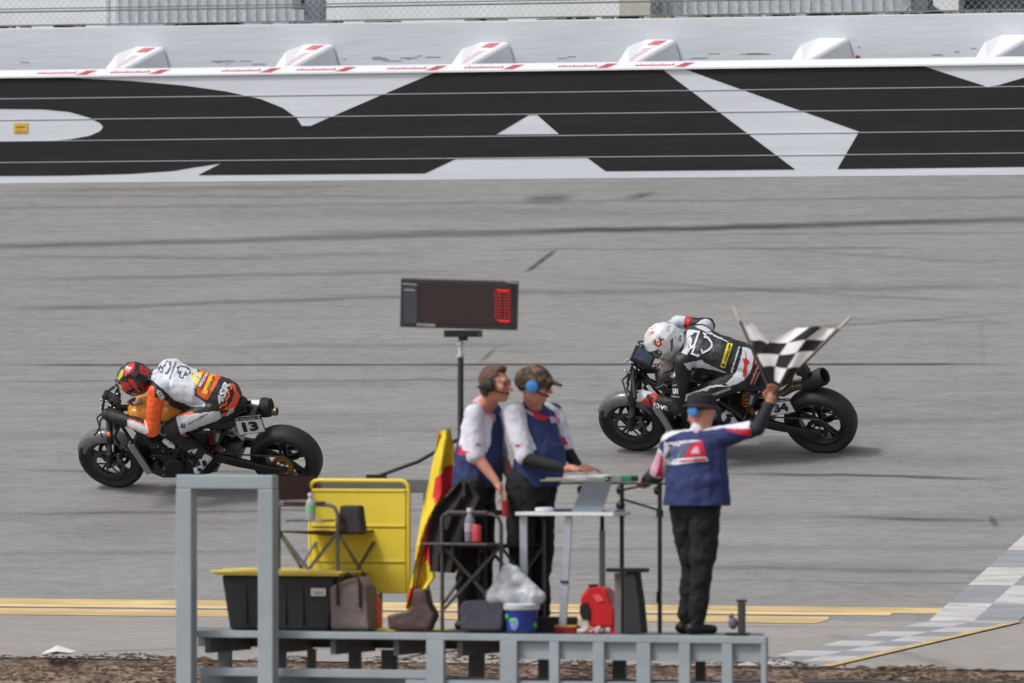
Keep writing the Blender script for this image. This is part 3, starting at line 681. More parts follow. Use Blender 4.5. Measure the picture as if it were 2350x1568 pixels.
    for i in range(18):
        th_ = R(22 + i * 128 / 17); o = V((wb, 0, .312)); d = V((math.cos(th_), 0, math.sin(th_))); tp = .72 + .28 * math.sin(math.pi * i / 17)
        secs.append([o + d * (.245 + .078 * math.cos(R(al)) * (1 if abs(al) < 90 else .2)) + V((0, .079 * math.sin(R(al)) * tp, 0)) for al in range(-100, 101, 20)] + [o + d * (.24 + .07 * math.cos(R(al))) + V((0, .072 * math.sin(R(al)) * tp, 0)) for al in range(100, -101, -20)])
    t.loft(secs); t.build('front_fender', CARB, root)
    # bars, levers, grips
    hb = MB(); bc = V((wb - .185, 0, .99)); L0 = V((wb - .205, .19, 1.0)); L1_ = V((wb - .265, .41, .925))
    hb.tube([V((L1_.x, -L1_.y, L1_.z)), V((L0.x, -L0.y, L0.z)), V((wb - .18, -.07, .985)), V((wb - .18, .07, .985)), L0, L1_], .012, 10); hb.bx(wb - .205, wb - .16, -.06, .06, .95, 1.0)
    ho = hb.build('handlebar', BLK, root)
    for s_ in (1, -1):
        a0 = V((L0.x, s_ * (L0.y + .03), L0.z - .01)); a1 = V((L1_.x, s_ * L1_.y, L1_.z))
        g = MB(); g.cyl(a0, a1, .0185, n=14); g.build('grip', MBL, ho)
        g = MB(); g.cyl(a1, a1 + (a1 - a0).normalized() * .035, .019, n=12); g.build('bar_end', cfg['bar_end'], ho)
        g = MB(); g.ell(a0 + V((.03, -s_ * .03, 0)), (.035, .025, .02)); g.tube([a0 + V((.04, -s_ * .02, 0)), a0 + V((.085, s_ * .05, -.01)), a1 + V((.085, -s_ * .02, -.015)), a1 + V((.06, s_ * .03, -.02))], [.009, .008, .007, .009], 8); g.build('lever', BLK, ho)
    # lever guard and hoses curving in front of the bars
    t = MB()
    for pts, r_ in cfg['hoses']: t.tube([loc_(*q) for q in pts], r_, 8)
    t.build('control_cable', MBL, root)
    rn = random.Random(5); t = MB()
    for i in range(14): t.ell(V((wb - .17 + rn.uniform(-.07, .07), rn.uniform(-.14, .15), .985 + rn.uniform(-.05, .05))), (.011, .011, .011), None, 8)
    t.build('clamp_bolt', ALU, ho)
    # dash screen
    n_ = V((-.55, 0, .84)).normalized(); ds = MB(); Rm = Matrix.Rotation(math.atan2(n_.x, n_.z), 3, 'Y'); cc = V(cfg['dash'][0])
    ds.box(cc, (cfg['dash'][1], cfg['dash'][2], .035), Rm); dd_ = ds.build('dash', MBL, root, False, .012)
    sc_ = MB(); sc_.box(cc + n_ * .0195, (cfg['dash'][1] - .045, cfg['dash'][2] - .045, .004), Rm); sc_.build('screen', mat('screen_glass', c(58, 68, 88), .25, coat=.5), dd_, False)
    # tank: fused body
    tm = [cfg['tank'], MBL]
    tank, tb = blob('fuel_tank', [elp((k * 1.17, 0, .865), (.20, .155, .105)), elp((.98, 0, .86), (.24, .13, .095)), elp((.86, 0, .80), (.16, .10, .07)), cap((k * 1.24, -.07, .86), (k * 1.24, .07, .86), .10, .10)], tm, root, .012, 4)
    t = MB(); cp = cfg['cap_px']
    ppoly(t, cp, tb, 0, .004); t.build('tank_top_plate', mat('tank_plate', c(178, 160, 152), .5, var=.1), tank, world=True)
    t = MB(); pstroke(t, cp + [cp[0]], 1.6, tb, 0, .007); cx_, cy_ = sum(p[0] for p in cp) / len(cp), sum(p[1] for p in cp) / len(cp); pstroke(t, [(cx_ + (p[0] - cx_) * .72, cy_ + (p[1] - cy_) * .72) for p in cp + [cp[0]]], 1.0, tb, 0, .007); t.build('plate_rim', BLK, tank, world=True)
    if cfg.get('tank_art'):
        t = MB(); pstroke(t, cfg['tank_art'], 2.4, tb, 0, .008); t.build('tank_emblem', mat('emblem_white', c(214, 216, 220), .5), tank, world=True)
    # seat and tail
    t = MB(); t.loft([[(x, y * wy, z + zz) for y, zz in ((-1, -h), (-.95, 0), (-.5, .02), (.5, .02), (.95, 0), (1, -h))] for x, wy, z, h in ((.80, .09, .86, .04), (.66, .12, .86, .05), (.48, .13, .87, .06), (.36, .11, .91, .07), (.27, .07, .965, .08), (.235, .05, .95, .05))])
    t.build('seat', MBL, root)
    t = MB(); t.loft([[(x, -w2, zb_), (x, w2, zb_), (x, w2 * .9, zt_), (x, -w2 * .9, zt_)] for x, w2, zb_, zt_ in ((.70, .12, .74, .81), (.45, .13, .74, .81), (.25, .10, .76, .86), (.15, .07, .80, .86))]); t.build('tail_cowl', BLK, root, bevel=.01)
    # shock
    s0 = V((.66, .03, .38)); s1 = V((.60, .03, .64)); t = MB(); pts = [s0.lerp(s1, i / 60) + (V((math.cos(i * .75), math.sin(i * .75), 0))) * .042 for i in range(61)]; t.tube(pts, .0085, 7); so = t.build('shock_spring', cfg['shock'], root)
    t = MB(); t.cyl(s0, s1, .02); t.cyl(V((.56, .10, .60)), V((.52, .10, .70)), .028); t.build('damper', ALU, so)
    # exhaust can
    for q in cfg['exhaust']: pass
    cfg['exhaust_fn'](root)
    # side number plate
    pc = [loc_(u, v, .155) for u, v in cfg['plate']]; nrm = SP.to_3x3().inverted() @ V((0, 0, 0)); t = MB()
    nn = V((0, .008, 0)); t.add(pc + [p + nn for p in pc], [(0, 1, 2, 3), (7, 6, 5, 4), (0, 4, 5, 1), (1, 5, 6, 2), (2, 6, 7, 3), (3, 7, 4, 0)])
    plo = t.build('number_plate', BLK, root, False, .003)
    def pq(a, b, off=.0105): lo = pc[3].lerp(pc[2], a); hi = pc[0].lerp(pc[1], a); return lo.lerp(hi, b) + V((0, off, 0))
    t = MB(); t.add([pq(.03, .05), pq(.97, .05), pq(.97, .80), pq(.03, .80)], [(0, 1, 2, 3)]); t.build('plate_face', mat('plate_white', c(208, 212, 220), .5, var=.04), plo, False)
    t = MB()
    def ptx(s, a0, b0, a1, b1, mi, sh=0, bo=.02, off=.013):
        vs, fs = text2d(s, sh, bo); t.add([pq(a0 + x * (a1 - a0), b0 + y * (b1 - b0), off) for x, y in vs], fs, mi)
    ptx(cfg['num'], .22, .16, .80, .72, 0, 0, .06); ptx('Super Hooligan', .27, .84, .80, .95, 1, .3, 0); ptx('MISSION', .36, .005, .68, .07, 1, 0, .01, .014)
    for a in (.05, .85): t.add([pq(a + j * .05, .84) for j in range(0)], []) if False else [t.add([pq(a + j * .035, .93), pq(a + j * .035 + .02, .84), pq(a + j * .035 + .035, .93)], [(0, 1, 2)], 1) for j in range(3)]
    t.add([pq(.22, .93), pq(.25, .93), pq(.25, .84), pq(.22, .84)], [(0, 1, 2, 3)], 2)
    for a in (.26, .74): t.add([pq(a - .05, .0, .014), pq(a + .05, .0, .014), pq(a, .09, .014)], [(0, 1, 2)], 2)
    t.build('plate_lettering', [mat('ink_black', c(20, 18, 18), .6), mat('ink_white', c(225, 225, 225), .6), mat('ink_orange', c(225, 120, 80), .6)], plo, False)
    # foot pegs, heel plate, hugger
    for s_ in (1, -1):
        t = MB(); t.cyl((.70, s_ * .14, .40), (.70, s_ * .25, .41), .012); t.bar((.72, s_ * .15, .36), (.60, s_ * .15, .52), .012, .06, (0, 1, 0)); t.build('foot_peg', DALU, root)
    t = MB(); t.bar((.30, .10, .62), (.36, .10, .72), .05, .02); t.tube([(.42, .08, .62), (.33, .1, .68), (.40, .08, .75)], .012, 8); t.build('tail_bracket', ALU, root)
    return root, rw
def muffler1(root):
    ax = V((-.99, 0, -.03)).normalized(); o = V((.42, -.14, .785)); t = MB(); t.lathe([(.03, -.1), (.055, -.04), (.086, 0), (.088, .27), (.082, .275)], o, ax, 28); m = t.build('muffler', mat('brushed_silver', c(164, 164, 162), .42, .65, var=.08, sc=8, stretch=(.4, 3, 3)), root)
    t = MB(); t.lathe([(.0885, .255), (.09, .28), (.082, .335), (.05, .35), (.045, .34)], o, ax, 28); t.build('end_cap', MBL, m)
    t = MB(); oo = o + ax * .335 + V((0, .01, -.035)); t.lathe([(.036, 0), (.038, .05), (.030, .058), (.028, .02), (0, .015)], oo, ax, 24); t.build('outlet', mat('bronze_tip', c(150, 134, 112), .35, .8, var=.15), m)
def muffler2(root):
    P = [loc_(*ZE((x, y))[0], -.05) for x, y in ((600, 520), (760, 400), (950, 370), (1190, 270))]
    br_ = mat('bronze_pipe', c(140, 130, 105), .35, .75, var=.2); t = MB(); t.tube([V((.50, -.08, .50)), V((.38, -.06, .58)), P[0], P[1], P[2]], [.022, .028, .034, .048, .055], 16); m = t.build('muffler', br_, root)
    ax = (P[3] - P[2]).normalized(); t = MB(); t.lathe([(.056, 0), (.078, .03), (.082, .20), (.072, .225), (.062, .215), (.060, .05), (0, .04)], P[2] - ax * .01, ax, 28); t.build('muffler_can', MBL, m)
    t = MB(); ring = P[1] - ax * .01; t.lathe([(.047, 0), (.053, .004), (.053, .014), (.047, .018)], P[1], (P[2] - P[1]), 20); t.build('clamp', ALU, m)
    t = MB(); q = [loc_(*p, .0) for p in ZE((820, 60), (900, 90), (1010, 215), (960, 300), (800, 240))]; t.add(q + [p + V((0, -.06, 0)) for p in q], [(0, 1, 2, 3, 4), (9, 8, 7, 6, 5)] + [(i, (i + 1) % 5, (i + 1) % 5 + 5, i + 5) for i in range(5)]); t.build('tail_tip', BLK, root, False, .006)
cfg1 = dict(wb=1.664, seed=1, sprocket=GOLD, bar_end=ORNG, tank=mat('amber_tank', c(245, 156, 44), .35, var=.06, sc=4, coat=.4), shock=mat('red_spring', c(170, 30, 34), .4, var=.2), exhaust=(), exhaust_fn=muffler1, num='13', plate=ZBk((378, 428), (798, 390), (884, 650), (455, 712)),
    dash=((1.53, -.02, 1.0), .09, .10), cap_px=ZA((700, 430), (730, 415), (790, 400), (880, 410), (905, 450), (900, 480), (860, 500), (800, 508), (740, 495), (705, 465)),
    hoses=[([(*ZA((560, 270))[0], .1), (*ZA((480, 330))[0], .14), (*ZA((430, 430))[0], .18), (*ZA((410, 540))[0], .22), (*ZA((420, 600))[0], .24)], .012), ([(*ZA((415, 650))[0], .26), (*ZA((380, 700))[0], .3), (*ZA((375, 770))[0], .34), (*ZA((345, 840))[0], .38), (*ZA((300, 885))[0], .42)], .009), ([(*ZA((590, 560))[0], .16), (*ZA((620, 500))[0], .14), (*ZA((640, 440))[0], .12)], .008), ([(*ZA((540, 700))[0], .2), (*ZA((600, 800))[0], .16), (*ZA((560, 900))[0], .12), (*ZA((620, 1000))[0], .1)], .014)])
cfg2 = dict(wb=1.735, seed=2, sprocket=ENG, bar_end=MBL, tank=mat('black_tank', c(44, 44, 47), .35, var=.1, sc=4, coat=.5), shock=mat('orange_spring', c(216, 120, 30), .4, var=.2), exhaust=(), exhaust_fn=muffler2, num='34', plate=ZE((330, 610), (690, 590), (805, 810), (395, 875)),
    dash=((1.475, .03, 1.045), .20, .20), cap_px=ZC((950, 70), (1000, 30), (1100, 20), (1220, 35), (1235, 90), (1190, 160), (1120, 185), (1030, 190), (970, 160), (950, 120)),
    tank_art=ZC((1190, 440), (1130, 420), (1075, 375), (1020, 420), (950, 435), (985, 500), (1180, 505)),
    hoses=[([(*ZC((600, 60))[0], .1), (*ZC((560, 180))[0], .14), (*ZC((520, 320))[0], .18), (*ZC((510, 380))[0], .22)], .014), ([(*ZC((530, 380))[0], .26), (*ZC((500, 450))[0], .3), (*ZC((550, 520))[0], .33), (*ZC((530, 640))[0], .38), (*ZC((485, 710))[0], .42)], .009), ([(*ZC((620, 120))[0], .1), (*ZC((640, 220))[0], .14), (*ZC((650, 290))[0], .16)], .014), ([(*ZC((740, 200))[0], .1), (*ZC((760, 240))[0], .12)], .008)])
bike1, _ = motorbike((677, 1117), cfg1, 'black racing motorcycle with amber orange tank, silver muffler and number 13 plate')
M1 = SP.copy()
bike2, _ = motorbike((1900, 1032), cfg2, 'black racing motorcycle with black tank, dash screen, orange spring and number 34 plate')
M2 = SP.copy()

LEA = mat('black_leather', c(40, 40, 43), .5, var=.18, sc=14, bump=.35, bsc=24)
LEAK = mat('soft_black_leather', c(27, 27, 30), .6, var=.2, sc=14, bump=.3, bsc=24)
LWH = mat('white_leather', c(208, 212, 220), .5, var=.05, sc=10, bump=.25, bsc=16)
LOR = mat('orange_leather', c(245, 98, 40), .5, var=.06, sc=10, bump=.3, bsc=20)
LRD = mat('red_leather', c(205, 40, 46), .5, var=.06, sc=10, bump=.2)
YLB = mat('yellow_patch', c(236, 222, 60), .55, var=.04); GLB = mat('golden_patch', c(246, 190, 60), .55, var=.04); DRD = mat('dark_red_patch', c(150, 36, 46), .55)
INK = mat('ink_black', c(20, 18, 18), .6); INKW = mat('ink_white', c(225, 225, 225), .6)
LGR = mat('grey_print', c(70, 70, 76), .6)
SKIN = mat('skin', c(202, 150, 128), .55, var=.08, sc=14, spec=.3)
def fingers(wr, pc_, ax, n, curl_to, mi=0, sgn=1):
    """four unequal fingers closing round a bar that runs along ax; thumb from the side of the palm"""
    out = []; up_ = (pc_ - wr).normalized(); ax = V(ax).normalized()
    for i, ln in enumerate((.92, 1.0, .95, .78)):
        b = pc_ + ax * (-.033 + .022 * i) + up_ * .032; m1 = b + up_ * .030 * ln + V(curl_to) * .004; m2 = m1 + (up_ * .012 + V(curl_to) * .026) * ln; m3 = m2 + (-up_ * .020 + V(curl_to) * .014) * ln
        out += [cap(b, m1, .011, .010, mi), cap(m1, m2, .010, .009, mi), cap(m2, m3, .009, .008, mi)]
    tb_ = pc_ - ax * .036 - up_ * .01; out += [cap(tb_, tb_ - ax * .014 + up_ * .03 + V(curl_to) * .02, .013, .011, mi), cap(tb_ - ax * .014 + up_ * .03 + V(curl_to) * .02, tb_ + ax * .005 + up_ * .045 + V(curl_to) * .04, .011, .009, mi)]
    return out
def rider(J, mats, paint, label, helm, name2, bootpaint, glovepaint, handR_on=True):
    root = thing('person', label, 'person', J['root'], 'motorcycle racers in leathers')
    y_ = V((0, 1, 0)); P = []
    pel, lum, che, nk, hd = (V(J[q]) for q in ('pel', 'lum', 'che', 'nk', 'hd'))
    # body (skin) inside the leathers, continuous with head and limbs
    B = [cap(pel, lum, .10, .10, 0, y_, 1.25), cap(lum, che, .10, .11, 0, y_, 1.3), cap(che, nk, .09, .06, 0, y_, 1.5), cap(nk, hd, .055, .06), elp(hd, (.09, .075, .10))]
    for s_ in ('L', 'R'):
        sh, el, ha, hp, kn, an, to = (V(J[q + s_]) for q in ('sh', 'el', 'ha', 'hp', 'kn', 'an', 'to'))
        B += [cap(che, sh, .06, .05), cap(sh, el, .042, .035), cap(el, ha, .035, .025), cap(pel, hp, .08, .08), cap(hp, kn, .075, .052), cap(kn, an, .048, .035), cap(an, to, .035, .03)]
    blob('body', B, [SKIN], root, .022, 3)
    P = [cap(pel + V((-.03, 0, .0)), lum, .165, .155, 0, y_, 1.12), cap(lum, che, .155, .15, 0, y_, 1.2), cap(lum + V((.05, 0, -.06)), che + V((-.02, 0, -.05)), .13, .13, 0, y_, 1.2), cap(lum + V((.0, .02, -.10)), che + V((-.02, .02, -.09)), .125, .12, 0, y_, 1.15), cap(che, nk + V((-.03, 0, -.02)), .145, .09, 0, y_, 1.45), cap(nk, nk + (hd - nk) * .4, .07, .06, 0),
         cap(lum + V((0, 0, .05)), che + V((0, 0, .075)), .08, .08, 0, y_, 1.4), elp(che + V((.02, 0, .10)), (.11, .09, .05), None, 0), cap(lum + V((.03, -.03, .05)), che + V((.05, -.08, .075)), .11, .115, 0), elp(V(J['shR']) + V((.0, .03, .015)), (.13, .10, .085), None, 0)]
    for s_ in ('L', 'R'):
        sh, el, ha, hp, kn, an = (V(J[q + s_]) for q in ('sh', 'el', 'ha', 'hp', 'kn', 'an'))
        P += [cap(che, sh, .10, .085, 0), elp(sh, (.082, .078, .080), None, 0), cap(sh, el, .080, .066, 1 if s_ == 'L' else 2), elp(el, (.072, .068, .072), None, 1), cap(el, el.lerp(ha, .86), .066, .050, 3), cap(pel, hp, .12, .115, 0), cap(hp, kn, .110, .078, 4), elp(kn, (.085, .078, .085), None, 4), cap(kn, kn.lerp(an, .55), .075, .062, 5), cap(kn.lerp(an, .55), an, .062, .05, 5)]
    suit, bv = blob('racing_suit', P, mats, root, .0075, 5, paint, .006, 14)
    for s_ in ('L', 'R'):
        sg = 1 if s_ == 'L' else -1; el, ha, an, to = V(J['el' + s_]), V(J['ha' + s_]), V(J['an' + s_]), V(J['to' + s_])
        wr = el.lerp(ha, .80); bx_ = V(J['bar' + s_]) if ('bar' + s_) in J else V((-.06, sg * .22, -.075)).normalized()
        G = [cap(el.lerp(ha, .60), wr, .058, .050, 1), cap(wr, ha, .052, .050, 0, bx_, 1.2), elp(ha + (ha - wr).normalized() * .015, (.060, .062, .052), None, 0)] + fingers(wr, ha, bx_ * 1.0, 4, V((.25, 0, -.97)), 0)
        blob('glove', G, J['glove'], root, .006, 2, glovepaint if s_ == 'L' else None)
        f = (to - an).normalized(); he = an - f * .045 + V((0, 0, -.055)); kn = V(J['kn' + s_])
        Bt = [cap(an.lerp(kn, .42), an, .062, .052, 1), cap(an, he, .05, .042, 0), cap(he, to + V((0, 0, -.01)), .042, .034, 0, y_, 1.15), cap(an + V((0, 0, -.01)), to, .048, .034, 0, y_, 1.1)]
        blob('boot', Bt, J['boot'], root, .0075, 3, bootpaint if s_ == 'L' else None)
    # helmet
    f, u_, r3 = V(helm['f']).normalized(), None, helm['r']; l = y_; u_ = f.cross(l) * -1; u_ = (l.cross(f)) * -1 if u_.z < 0 else u_; A3 = axes(f, l, u_)
    H = [elp(hd, r3, A3, 0), elp(hd + f * .055 - u_ * .065, (.108, .098, .085), A3, 0), elp(hd - f * .05 - u_ * .04, (.115, .12, .10), A3, 0)] + ([cap(hd - f * .12 + u_ * .05, hd - f * .155 + u_ * .03, .045, .03, 0, y_, 2)] if helm.get('spoiler') else [])
    ho, hb = blob('helmet', H, helm['mats'], root, .007, 4, helm['paint'])
    return root, suit, bv, ho, hb
def mk2(px, y): return tuple(loc_(px[0], px[1], y))
# ---------- rider of number 13
setsp(M1)
def p1(x, y, yy): return mk2(Z1((x, y))[0], yy)
J1 = dict(root=(.42, 0, .9), pel=(.46, 0, 1.0), lum=(.64, 0, 1.09), che=(.84, 0, 1.13), nk=(.99, 0, 1.17), hd=p1(606, 292, 0),
    shL=p1(800, 410, .20), shR=(.93, -.20, 1.17), elL=p1(755, 735, .36), elR=(1.02, -.40, .95), haL=(1.425, .255, 1.005), haR=(1.425, -.30, .985),
    hpL=(.50, .13, .97), hpR=(.50, -.13, .97), knL=p1(895, 740, .27), knR=(.94, -.27, .80), anL=p1(1215, 965, .21), anR=(.62, -.21, .50), toL=p1(1150, 1085, .23), toR=(.80, -.22, .37),
    glove=[LEAK, LEAK], boot=[mat('boot_black', c(30, 30, 33), .45, var=.15), mat('boot_black', c(30, 30, 33)), LWH])
suitm1 = [LEA, LOR, LWH, LEAK, LEA, LEAK, LGR]
W_, O_, K_ = 2, 1, 0
paint1 = [(Z1((700, 440), (745, 345), (782, 380), (776, 500), (800, 560), (826, 600), (826, 800), (790, 850), (700, 860), (600, 830), (520, 740), (560, 640), (690, 690), (680, 520)), O_),
    (Z1((540, 650), (600, 665), (700, 715), (684, 640), (712, 690), (728, 760), (700, 775), (640, 755), (545, 715)), W_), (Z1((560, 740), (620, 745), (700, 785), (695, 808), (640, 795), (570, 765)), W_),
    (ZW((0, 640), (30, 560), (130, 300), (200, 90), (340, 70), (480, 60), (560, -20), (760, -10), (900, 60), (1240, 270), (1250, 470), (1100, 480), (1110, 600), (1185, 760), (1170, 1050), (1440, 1250), (1430, 1330), (1140, 1370), (830, 1250), (620, 1170), (400, 950), (200, 790), (70, 670)), W_),
    (ZW((1290, 300), (1860, 500), (1850, 560), (1490, 1195), (1200, 1020), (1230, 840), (1160, 700), (1110, 560), (1280, 470)), O_), (ZW((1235, 250), (1290, 280), (1285, 460), (1240, 465)), 6), (ZW((1160, 860), (1225, 870), (1215, 1010), (1480, 1190), (1450, 1245), (1155, 1050)), 6),
    (ZW((2130, 700), (2230, 800), (2280, 1000), (2230, 1230), (2120, 1430), (1900, 1436), (2050, 1330), (2150, 1180), (2200, 1000), (2170, 820)), O_),
    (Z1((1360, 600), (1420, 585), (1470, 490), (1500, 400), (1530, 450), (1440, 640), (1300, 735), (1180, 765), (1320, 700), (1355, 650)), O_),
    (Z1((965, 625), (1115, 598), (1345, 575), (1362, 640), (1325, 700), (1170, 750), (1010, 785), (980, 700)), W_), (Z1((968, 625), (985, 606), (1110, 580), (1125, 598)), O_), (Z1((1020, 790), (1180, 750), (1330, 700), (1345, 715), (1200, 765), (1040, 800)), O_),
    (Z1((1410, 610), (1430, 560), (1470, 540), (1470, 600), (1400, 655)), W_)]
hm = [mat('helmet_black', c(24, 22, 24), .15, coat=1, var=.05), mat('helmet_red', c(205, 28, 36), .15, coat=1, var=.1), mat('helmet_yellow', c(214, 214, 60), .15, coat=1), mat('helmet_gloss_black', c(10, 10, 12), .08, coat=1), mat('helmet_deep_red', c(120, 16, 22), .15, coat=1)]
hp1 = [(Z1((525, 185), (565, 160), (605, 150), (612, 195), (590, 235), (525, 270), (512, 240)), 1), (Z1((655, 175), (700, 195), (730, 220), (732, 275), (695, 262), (650, 245), (650, 205)), 1), (Z1((478, 315), (550, 335), (580, 385), (530, 425), (500, 400), (478, 360)), 1), (Z1((545, 290), (590, 300), (640, 380), (660, 410), (630, 405), (590, 365), (555, 325)), 1),
    (Z1((468, 340), (480, 340), (500, 390), (540, 430), (535, 455), (500, 440), (470, 390)), 2), (Z1((540, 400), (575, 385), (650, 420), (700, 440), (620, 470), (540, 455)), 3), (Z1((680, 330), (745, 360), (740, 400), (700, 430), (665, 380)), 4), (Z1((455, 290), (490, 220), (510, 210), (500, 270), (470, 310)), 2)]
bp1 = [(Z1((1155, 975), (1225, 950), (1300, 990), (1365, 1015), (1382, 1060), (1330, 1110), (1250, 1132), (1085, 1132), (1110, 1075), (1185, 1045)), 2), (Z1((1190, 1010), (1225, 1000), (1240, 1050), (1200, 1060)), 0), (Z1((1300, 1040), (1340, 1050), (1310, 1080)), 0), (Z1((1150, 1060), (1200, 1090), (1220, 1110), (1160, 1100)), 0), (Z1((1060, 930), (1110, 905), (1160, 890), (1125, 960), (1085, 950)), 2)]
r1, s1_, b1_, h1_, hb1 = rider(J1, suitm1, paint1, 'racer in white, black and orange leathers crouching in a red and black helmet', dict(f=(.80, 0, -.60), r=(.168, .142, .163), mats=hm, paint=hp1), 0, bp1, None)
lt1 = MB(); lt1.cut('suit_print')
lt1.cut('suit_lettering'); ptext(lt1, 'SADDLEMEN', ZW((525, 640))[0], ZW((690, 175))[0], (-3.2, -1.3), b1_, 0, .009, .03, .2)
lt1.cut('suit_print'); ppoly(lt1, ZW((220, 330), (280, 260), (345, 300), (320, 470), (250, 440), (218, 380)), b1_, 2, .006); ppoly(lt1, ZW((440, 140), (570, 165), (530, 300), (500, 270), (500, 210), (440, 190), (380, 320), (340, 300)), b1_, 2, .006); ppoly(lt1, ZW((380, 470), (440, 440), (520, 300), (540, 320), (450, 490), (390, 500)), b1_, 2, .006)
lt1.cut('suit_print')
for q in [((810, 270), (740, 320), (705, 330), (735, 370), (720, 455), (760, 465), (790, 440)), ((850, 290), (990, 320), (850, 600), (760, 565), (850, 290)), ((985, 340), (1030, 370), (1055, 450), (920, 530), (900, 510), (985, 340))]: pstroke(lt1, ZW(*q), 2.0, b1_, 0, .008)
lt1.cut('suit_print'); ppoly(lt1, ZW((1120, 500), (1200, 460), (1400, 440), (1230, 830), (1150, 680), (1100, 590)), b1_, 3, .005); ppoly(lt1, ZW((1160, 540), (1230, 500), (1310, 540), (1300, 600), (1230, 650), (1180, 610)), b1_, 1, .008); ppoly(lt1, ZW((1190, 545), (1260, 560), (1240, 610), (1265, 580)), b1_, 4, .011)
lt1.cut('suit_print'); ppoly(lt1, ZW((1420, 440), (1550, 480), (1340, 875), (1205, 820)), b1_, 4, .007); lt1.cut('suit_lettering'); ptext(lt1, 'MISSION', ZW((1325, 850))[0], ZW((1530, 490))[0], (-7.2, -3.6), b1_, 1, .012, .05)
lt1.cut('suit_print'); ppoly(lt1, ZW((1580, 480), (1720, 530), (1480, 1040), (1350, 990)), b1_, 5, .007); lt1.cut('suit_lettering'); ptext(lt1, 'DUNLOP', ZW((1520, 930))[0], ZW((1710, 540))[0], (-4.6, -2.0), b1_, 0, .011, .04, .3)
lt1.cut('suit_lettering'); ptext(lt1, '4SR', ZW((1870, 1330))[0], ZW((2110, 740))[0], (-14, -9.0), b1_, 1, .010, .05, .1)
lt1.cut('suit_print')
for q in [((1830, 1370), (1920, 1290)), ((1960, 1310), (2000, 1240)), ((1980, 1180), (2060, 1060)), ((2060, 1010), (2020, 920), (2120, 870), (2130, 780))]: pstroke(lt1, ZW(*q), 5, b1_, 6, .009)
lt1.cut('suit_lettering'); ptext(lt1, '4SR', ZW((120, 930))[0], ZW((290, 1200))[0], (11, -5), b1_, 1, .009, .05, .1)
lt1.cut('suit_lettering'); ptext(lt1, 'SADDLEMEN', Z1((1070, 700))[0], Z1((1240, 612))[0], (-.6, -5.2), b1_, 0, .010, .03, .1); pstroke(lt1, Z1((1050, 690), (1015, 690), (1010, 710), (1045, 705), (1040, 722), (1010, 720)), 2, b1_, 0, .009)
lt1.cut('suit_print'); ppoly(lt1, Z1((832, 815), (872, 812), (930, 850), (955, 875), (955, 905), (905, 890), (855, 855)), b1_, 1, .006); pstroke(lt1, Z1((870, 670), (835, 705), (822, 760), (855, 795), (872, 785)), 3.0, b1_, 1, .006)
lt1.build('suit_lettering', [INK, mat('print_white', c(214, 218, 224), .5), LGR, YLB, DRD, GLB, LOR], s1_, False, world=True)
# ---------- rider of number 34
setsp(M2)
def p2(x, y, yy): return mk2(Z2((x, y))[0], yy)
J2 = dict(root=(.50, 0, .85), pel=(.54, 0, .93), lum=(.72, 0, 1.04), che=(.92, 0, 1.09), nk=(1.07, 0, 1.12), hd=p2(622, 262, 0),
    shL=p2(785, 425, .20), shR=(1.0, -.20, 1.13), elL=p2(742, 812, .36), elR=p2(985, 130, -.42), haL=p2(440, 725, .31), haR=p2(745, 100, -.42),
    hpL=(.58, .13, .90), hpR=(.58, -.13, .90), knL=p2(870, 740, .28), knR=(1.0, -.27, .78), anL=p2(1190, 930, .21), anR=(.68, -.21, .48), toL=p2(1130, 1060, .22), toR=(.86, -.22, .36),
    glove=[LWH, LRD, LEAK], boot=[mat('boot_black', c(30, 30, 33)), mat('boot_black', c(30, 30, 33)), LWH], barR=(1, 0, 0))
suitm2 = [LEA, LEAK, LWH, LEAK, LEAK, LEAK, LRD]
paint2 = [(ZH((1315, 1250), (1480, 560), (1540, 530), (1680, 540), (1500, 1100), (1590, 1110), (1470, 1345)), W_), (ZH((1700, 420), (1960, 400), (2120, 470), (2240, 600), (2060, 600), (1800, 480)), W_), (ZH((2060, 600), (2270, 640), (2280, 700), (2150, 670)), W_),
    (Z2((788, 450), (880, 432), (945, 420), (952, 440), (1000, 462), (1145, 522), (1130, 530), (940, 485), (900, 488), (830, 510)), W_),
    (ZR((990, 310), (1080, 310), (1180, 370), (1230, 520), (1200, 700), (1150, 850), (1020, 1000), (880, 1080), (720, 1130), (640, 1070), (700, 1020), (850, 850), (940, 600), (990, 400)), W_),
    (ZR((370, 20), (700, 190), (690, 205), (380, 75)), W_), (ZR((0, 1250), (130, 1190), (300, 1120), (440, 1100), (680, 1110), (680, 1130), (440, 1140), (310, 1160), (260, 1220)), W_)]
hm2 = [mat('helmet_white', c(226, 228, 232), .18, coat=1, var=.02), mat('visor_black', c(22, 22, 22), .08, coat=1), mat('helmet_grey', c(92, 88, 86), .3, var=.1)]
hp2 = [(ZH((310, 1230), (440, 1210), (560, 1170), (650, 1190), (700, 1250), (690, 1330), (600, 1430), (500, 1480), (430, 1470), (300, 1500), (200, 1400), (220, 1200)), 1), (ZH((940, 880), (1040, 790), (1030, 1120), (995, 1250), (970, 1180)), 2)]
gp2 = [(ZC((830, 535), (905, 530), (915, 620), (890, 745), (800, 715), (690, 690), (600, 700), (600, 660), (720, 655), (780, 600)), 1), (ZC((620, 500), (670, 485), (690, 510), (640, 545)), 2), (ZC((610, 570), (640, 570), (650, 630), (620, 640)), 2)]
bp2 = [(Z2((1100, 880), (1150, 830), (1200, 880), (1240, 935), (1190, 950), (1110, 930)), 2), (Z2((1140, 880), (1170, 870), (1190, 930), (1160, 930)), 0)]
